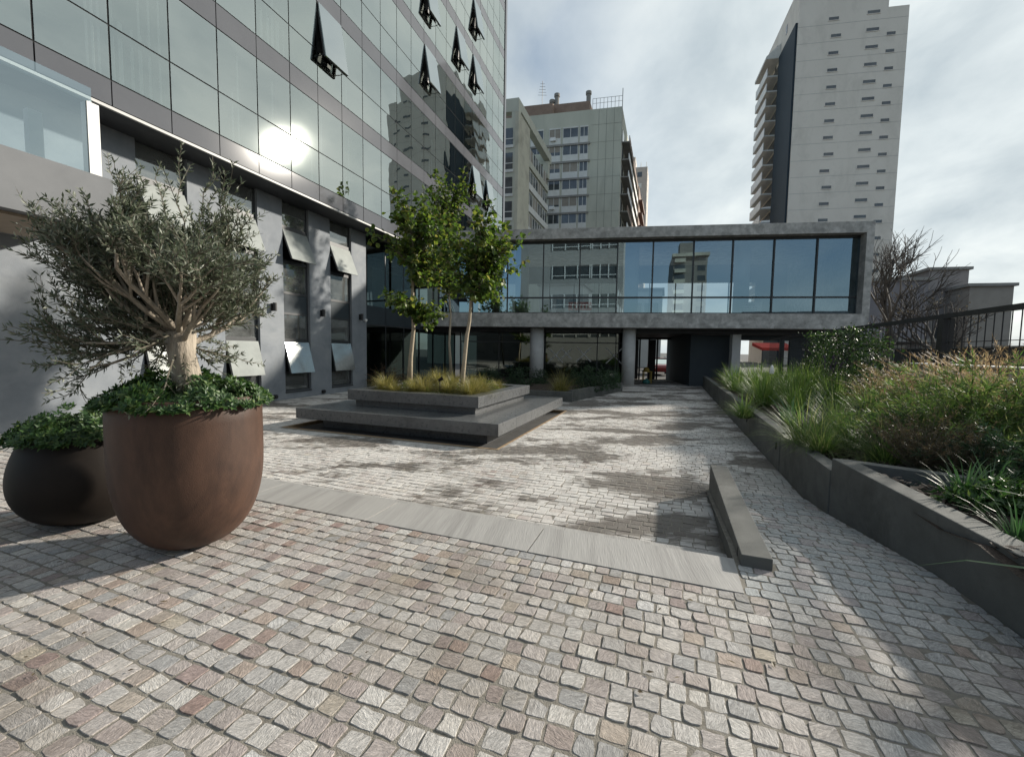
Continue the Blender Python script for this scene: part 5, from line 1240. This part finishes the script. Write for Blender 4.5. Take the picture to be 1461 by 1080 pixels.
for k in range(15):
    a = k * 2 * pi / 15 + rr.uniform(-.3, .3); el = rr.uniform(.1, 1.3); el = el - .65 if cos(a) < -.35 and k % 2 else el; d = V((cos(a) * cos(el), sin(a) * cos(el), sin(el)))
    ogrow(top + V((0, 0, rr.uniform(-.12, .02))), (d + vL * .22).normalized(), rr.uniform(.48, .72), .026, 0)
for k in range(48):      # short leafy shoots round the fork hide the bare branch bases
    d = rdir(rr); d = (d + V((0, 0, .15)) + vL * .25).normalized(); ogrow(top + d * rr.uniform(0, .28) + V((0, 0, rr.uniform(-.08, .1))), d, rr.uniform(.24, .46), .008, 2)
for k in range(10):      # drooping boughs on the left
    d = (vL * rr.uniform(.7, 1.2) + rdir(rr) * .55 + V((0, 0, -.25))).normalized(); ogrow(top + V((0, 0, rr.uniform(-.04, .1))), d, rr.uniform(.45, .75), .016, 1)
for (x, y) in ((150, 215), (255, 205), (330, 235), (40, 330), (100, 270), (30, 520), (60, 450), (385, 365), (225, 230), (300, 225)):      # long shoots that break the outline
    e = at_y(x, y, top.y + rr.uniform(-.3, .3)); d = e - top; l = d.length; s0 = top + d * .35; pts = [s0]
    for i in range(1, 8): pts.append(s0.lerp(e, i / 7) + V((rr.gauss(0, .02), rr.gauss(0, .02), -.05 * sin(i / 7 * pi) + rr.gauss(0, .01))))
    tw.tube(pts, [.009 - .001 * i for i in range(8)], 4, cap=False); olive_leaves(pts, 52, rr)
    for i in (2, 3, 4, 5):
        q = pts[i]; s = rdir(rr); ds_ = (d.normalized() * .8 + s * .6).normalized(); p2 = [q + ds_ * .06 * j for j in range(5)]; tw.tube(p2, .003, 3, cap=False); olive_leaves(p2, 55, rr)
wood.build('trunk', M['bark_olive'], t, smooth=True); tw.build('twigs', M['twig'], t); lf.build('crown', M['olive'], t)
print('olive leaves', len(lf.f) // 2)
# ------------------------------------------------------------------ central planter bench
t = thing('planter_bench', GF.p((PU0 + PU1) / 2, (PV0 + PV1) / 2, ZC), 'square tiered dark stone planter bench over a rusty-edged pit in the courtyard', 'planter')
ZP = ZC - .35
z2b, z2t = .295, .545; IN = .83
mb = MB(); mb.box(GF, PU0, PU1, PV0, PV1, -.12, .13); mb.build('bench_slab', M['granite'], t, bevel=.006)
mb = MB(); mb.box(GF, PU0 + .42, PU1 - .42, PV0 + .42, PV1 - .42, ZP, -.123); mb.build('pedestal', M['granite'], t)
i0 = IN + .14
mb = MB(); mb.box(GF, PU0 + i0, PU1 - i0, PV0 + i0, PV1 - i0, .132, z2b - .002); mb.build('recess', M['granite'], t)
mb = MB(); a0, a1, b0_, b1_ = PU0 + IN, PU1 - IN, PV0 + IN, PV1 - IN; w_ = .34
mb.box(GF, a0, a1, b0_, b0_ + w_, z2b, z2t); mb.box(GF, a0, a1, b1_ - w_, b1_, z2b, z2t); mb.box(GF, a0, a0 + w_, b0_ + w_ + .001, b1_ - w_ - .001, z2b, z2t); mb.box(GF, a1 - w_, a1, b0_ + w_ + .001, b1_ - w_ - .001, z2b, z2t)
mb.build('upper_rim', M['granite'], t, bevel=.005)
mb = MB()
for f in (.2, .4, .6, .8):
    u = PU0 + PW * f; mb.box(GF, u - .002, u + .002, PV0 - .0015, PV0 + .0, -.115, .125); v = PV0 + PW * f; mb.box(GF, PU1, PU1 + .0015, v - .002, v + .002, -.115, .125)
    u = a0 + (a1 - a0) * f; mb.box(GF, u - .002, u + .002, b0_ - .0015, b0_, z2b + .005, z2t - .005); v = b0_ + (b1_ - b0_) * f; mb.box(GF, a1, a1 + .0015, v - .002, v + .002, z2b + .005, z2t - .005)
mb.build('slab_joint', M['frame'], t)
zs_ = .47; mb = MB(); mb.box(GF, a0 + w_ + .001, a1 - w_ - .001, b0_ + w_ + .001, b1_ - w_ - .001, z2b + .01, zs_); mb.build('soil', M['soil'], t)
mb = MB(); x0, x1, y0, y1 = PIT; e = .05
mb.box(GF, x0, x1, y0, y0 + e, ZP, ZC + .004); mb.box(GF, x0, x1, y1 - e, y1, ZP, ZC + .004); mb.box(GF, x0, x0 + e, y0 + e + .001, y1 - e - .001, ZP, ZC + .004); mb.box(GF, x1 - e, x1, y0 + e + .001, y1 - e - .001, ZP, ZC + .004)
mb.build('pit_edge', M['rust'], t)
mb = MB(); mb.box(GF, x0, x1, y0, y1, ZP - .05, ZP - .002); mb.build('pit_floor', M['rust'], t)
# grasses in the planter
gq = mk_tuft('grassgold', 800, .50, .0035, 1.35, 1.1, 71, .10)
rr = random.Random(77); GC = []
inn = (a0 + w_ + .12, a1 - w_ - .12, b0_ + w_ + .1, b1_ - w_ - .1)
names = [(655, 562), (690, 560), (702, 552), (620, 556), (590, 550), (560, 548), (545, 545), (606, 545), (675, 545), (640, 548), (712, 545), (575, 541)]
for (u, v, s) in [(inn[1] - .05, inn[2] + .25, 1.05), (inn[1] - .1, inn[2] + .9, 1.0), (inn[1] - .75, inn[2] + .45, .95), (inn[1] - 1.3, inn[2] + .2, .9), (inn[0] + 1.2, inn[2] + .1, 1.0), (inn[0] + .6, inn[2] + .05, .95), (inn[0] + .1, inn[2] + .35, 1.0), (inn[0] + .95, inn[2] + .8, .9), (inn[0] + 1.75, inn[2] + .7, .95), (inn[1] - .6, inn[2] + 1.5, 1.0), (inn[0] + .3, inn[2] + 1.3, 1.0), (inn[0] + 1.4, inn[2] + 1.7, 1.0), (inn[1] - .2, inn[2] + 2.2, 1.0), (inn[0] + .6, inn[2] + 2.3, 1.0)]:
    place('gq', gq, 'golden_grass', 'grass tuft', GF.p(u, v, zs_ - .01), 'golden-green fine grass clump growing in the square planter bench', 'golden grasses in the planter bench', s * rr.choice([.8, 1.0, 1.25, 1.45]))
mb = MB(); fl = MB()
for i in range(5200):
    u = rr.uniform(inn[0], inn[1]); v = rr.uniform(inn[2], inn[3]); k = sin(u * 4.1) * sin(v * 3.7 + 1)
    if k < -.15: continue
    z = zs_ + rr.random() * .2 * (.4 + k); c = GF.p(u, v, z); leafq(mb, c, (rdir(rr) + V((0, 0, .5))).normalized(), (V((0, 0, 1)) + rdir(rr) * .5).normalized(), rr.uniform(.03, .06), rr.uniform(.01, .018))
    if rr.random() < .035:
        for j in range(5): a = j * 1.257; leafq(fl, c + V((0, 0, .10)), V((cos(a), sin(a), .25)).normalized(), V((0, 0, 1)), .03, .012)
tag(mb.build('ground_cover', M['greentree'], origin=(0, 0, 0)), 'low leafy ground cover between the golden grasses', 'ground cover', kind='stuff')
tag(fl.build('white_flowers', M['flower'], origin=(0, 0, 0)), 'tiny white flowers dotted over the ground cover', 'flowers', kind='stuff')
t = thing('garden_spotlight', GF.p(inn[1] - .95, inn[2] + .3, zs_), 'small brown garden spotlight on a stake among the golden grasses', 'spotlight')
c = GF.p(inn[1] - .95, inn[2] + .3, zs_ - .02); mb = MB(); mb.tube([c, c + V((0, 0, .36))], .012, 6); mb.build('stake', M['black'], t)
mb = MB(); mb.tube([c + V((-.04, 0, .36)), c + V((.07, .02, .42))], [.035, .05], 10); mb.build('head', M['corten2'], t)
# three slim trees
def slim_tree(base, joints, rad, heads, label, seed, nleaf, side=None):
    rr = random.Random(seed); t = thing('slim_tree', base, label, 'tree'); wd = MB(); tw = MB(); lf = MB()
    pts = [V(base)] + joints; n = len(pts); wd.tube(pts, [rad * (1 - .55 * i / (n - 1)) * (1.35 if i == 0 else 1) for i in range(n)], 10)
    for (c, rx, rz, k, frm) in heads:
        for b in range(k):
            d = rdir(rr); e = c + V((d.x * rx, d.y * rx, d.z * rz)) * 1.36 * rr.uniform(.45, 1.0); s = frm.lerp(c, rr.uniform(0, .35)); br_ = [s]
            for i in range(1, 6): br_.append(s.lerp(e, i / 5) + V((0, 0, .10 * rx * sin(i / 5 * pi))) + rdir(rr) * .03)
            tw.tube(br_, [.016, .012, .009, .006, .004, .002], 4, cap=False)
            for i in range(1, 6):
                for q in range(4):
                    dd = ((br_[i] - br_[i - 1]).normalized() * .5 + rdir(rr) * .9).normalized(); L_ = rr.uniform(.16, .36) * min(1, rx / .7); o = br_[i - 1].lerp(br_[i], rr.random()); tip = o + dd * L_ + V((0, 0, .03)); tw.tube([o, tip], .0025, 3, cap=False)
                    for z in range(nleaf):
                        f = rr.uniform(.25, 1.05); lc = o.lerp(tip, f) + rdir(rr) * .02; ld = (dd * .5 + rdir(rr) * .8 + V((0, 0, -.35))).normalized(); sz = rr.uniform(.10, .16)
                        # rounded leaf of six corners
                        s_ = ld.cross(V((0, 0, 1)) + rdir(rr) * .7).normalized(); up = s_.cross(ld) * .12
                        P = [lc, lc + ld * sz * .3 + s_ * sz * .40 + up * sz, lc + ld * sz * .72 + s_ * sz * .36 + up * sz, lc + ld * sz, lc + ld * sz * .72 - s_ * sz * .36 + up * sz, lc + ld * sz * .3 - s_ * sz * .40 + up * sz]
                        lf.add([tuple(v) for v in P], [(0, 1, 2, 3), (0, 3, 4, 5)])
    wd.build('trunk', M['bark_pale'], t, smooth=True); tw.build('twigs', M['twig'], t); lf.build('crown', M['greentree'], t); return t
def tpx(Y, *pts): return [at_y(x, y, Y) for x, y in pts]
T1 = on_z(657, 559, zs_); Y = T1.y
h = tpx(Y, (700, 400), (690, 345), (655, 385), (718, 345), (690, 310))
slim_tree(T1 - V((0, 0, .03)), tpx(Y, (662, 520), (666, 480), (670, 458), (672, 425), (676, 380)), .062, [(h[0], .72, .60, 11, at_y(676, 420, Y)), (h[1], .85, .75, 15, at_y(678, 400, Y)), (h[2], .6, .6, 8, at_y(672, 420, Y)), (h[3], .65, .45, 8, at_y(684, 390, Y)), (h[4], .40, .5, 6, at_y(684, 370, Y))], 'slim pale-barked tree nearest the front corner of the planter bench, forked and widest crowned', 5, 3)
wd2 = None
T2 = on_z(584, 552, zs_); Y = T2.y
h = tpx(Y, (600, 315), (572, 340), (620, 380), (590, 438), (610, 450), (570, 290), (610, 300))
slim_tree(T2 - V((0, 0, .03)), tpx(Y, (586, 510), (590, 470), (589, 430), (588, 390), (600, 340)), .07, [(h[0], .9, .75, 14, at_y(592, 400, Y)), (h[1], .8, .55, 11, at_y(590, 390, Y)), (h[2], .6, .45, 7, at_y(590, 410, Y)), (h[3], .75, .35, 9, at_y(589, 450, Y)), (h[4], .5, .35, 5, at_y(589, 455, Y)), (h[5], .35, .55, 5, at_y(588, 340, Y)), (h[6], .6, .6, 8, at_y(596, 350, Y))], 'slim tree in the planter bench with a low leaf tuft halfway up its trunk', 6, 3)
T3 = on_z(644, 535, zs_); Y = T3.y + .2
h = tpx(Y, (640, 290), (640, 340), (625, 385), (660, 250), (650, 400), (630, 260))
slim_tree(T3 - V((0, 0, .03)), tpx(Y, (641, 490), (643, 450), (640, 410), (638, 360), (640, 300)), .055, [(h[0], .8, .8, 15, at_y(639, 350, Y)), (h[1], .95, .7, 13, at_y(639, 390, Y)), (h[2], .7, .55, 8, at_y(640, 410, Y)), (h[3], .40, .75, 8, at_y(641, 320, Y)), (h[4], .6, .5, 7, at_y(641, 420, Y)), (h[5], .45, .6, 7, at_y(640, 330, Y))], 'slim tree at the back of the planter bench, tallest of the three', 8, 3)
# ------------------------------------------------------------------ plants along the shop fronts
t = thing('low_planter', BF.p(bx(770, 560, -2), -2, ZC), 'low dark planter wall in front of the shop glass left of the path', 'planter')
pa = [on_z(*q, ZC) for q in ((758, 571), (816, 574), (888, 558), (893, 552))]
LW = [V((p.x, p.y, 0)) for p in pa]
mb = MB()
def wallseg(mb, p, q, th, z0, z1):
    d = (q - p).normalized(); s = V((-d.y, d.x, 0)) * th
    mb.hexa([(p.x, p.y, z0), (q.x, q.y, z0), (q.x + s.x, q.y + s.y, z0), (p.x + s.x, p.y + s.y, z0), (p.x, p.y, z1), (q.x, q.y, z1), (q.x + s.x, q.y + s.y, z1), (p.x + s.x, p.y + s.y, z1)])
wallseg(mb, LW[0] - V((4, -1.2, 0)), LW[1], .15, ZC, ZC + .38); mb.build('front_wall', M['kerb'], t)
mb = MB(); wallseg(mb, LW[1] + V((.02, .17, 0)), LW[2], .15, ZC, ZC + .42); mb.build('side_wall', M['kerb'], t)
sz = ZC + .25; mb = MB(); q0 = LW[0] - V((4, -1.4, 0)); q1 = LW[1] + V((-.1, .2, 0)); q2 = LW[2] + V((-.2, .1, 0)); q3 = BF.p(bx(885, 540, 1.7), 1.7); q4 = BF.p(bx(655, 540, 1.7), 1.7)
mb.prism([q0, q1, q2, q3, q4], ZC - .02, sz); mb.build('soil', M['soil'], t)
def fp(x, y, z=None): p = on_z(x, y, sz if z is None else z); p.z = (sz if z is None else z) - .02; return p
place('gg2', mk_tuft('grassgold', 420, 1.15, .006, 1.2, 1.0, 81, .16), 'fountain_grass', 'grass tuft', fp(800, 560), 'big arching fountain grass at the corner of the low planter in front of the shop glass', None, 1.0)
dsb = mk_mound('darkshrub', .75, .75, 1.0, 2600, .09, .02, 83, lump=.3)
for x, y, s, lb in ((845, 556, 1.0, 'rounded dark shrub right of the fountain grass'), (740, 550, .95, 'dark shrub in front of the shop glass left of the round column'), (702, 548, .8, 'lower dark shrub behind the planter bench'), (868, 553, .75, 'small dark shrub nearest the round column by the passage'), (770, 547, .7, 'dark shrub at the foot of the left round column'), (820, 549, .9, 'dark shrub behind the fountain grass')):
    place('dsb', dsb, 'dark_shrub', 'shrub', fp(x, y), lb, 'dark shrubs in front of the shop glass', s)
for x, y, s, lb in ((880, 551, .8, 'upright spiky plant leaning on the round column by the passage'), (690, 546, .7, 'spiky plant behind the planter bench tree')):
    place('spk', mk_tuft('strap', 34, 1.25, .022, .55, .15, 91, .08), 'spiky_plant', 'plant', fp(x, y), lb, 'spiky plants by the shop glass', s)
for x, y, s, lb in ((548, 556, 1.0, 'reddish brown grassy shrub against the first dark shop pane'), (562, 552, .8, 'reddish shrub behind the left slim tree')):
    place('rsb', mk_feather('redshrub', 1.3, .9, 40, 34, .1, .008, 95), 'reddish_shrub', 'shrub', on_z(x, y, ZC), lb, 'reddish shrubs by the dark glass', s)
# a few dropped leaves on the setts
mb = MB(); rr = random.Random(99)
for i in range(70):
    u = rr.uniform(-6, 1.5); v = rr.uniform(.8, 3.0); c = GF.p(u, v, .008); a = rr.uniform(0, 6.28); leafq(mb, c, V((cos(a), sin(a), .1)).normalized(), V((0, 0, 1)), rr.uniform(.02, .05), rr.uniform(.004, .012), .3)
tag(mb.build('fallen_leaves', M['brownshrub'], origin=(0, 0, 0)), 'a few small fallen leaves on the setts', 'leaves', kind='stuff')
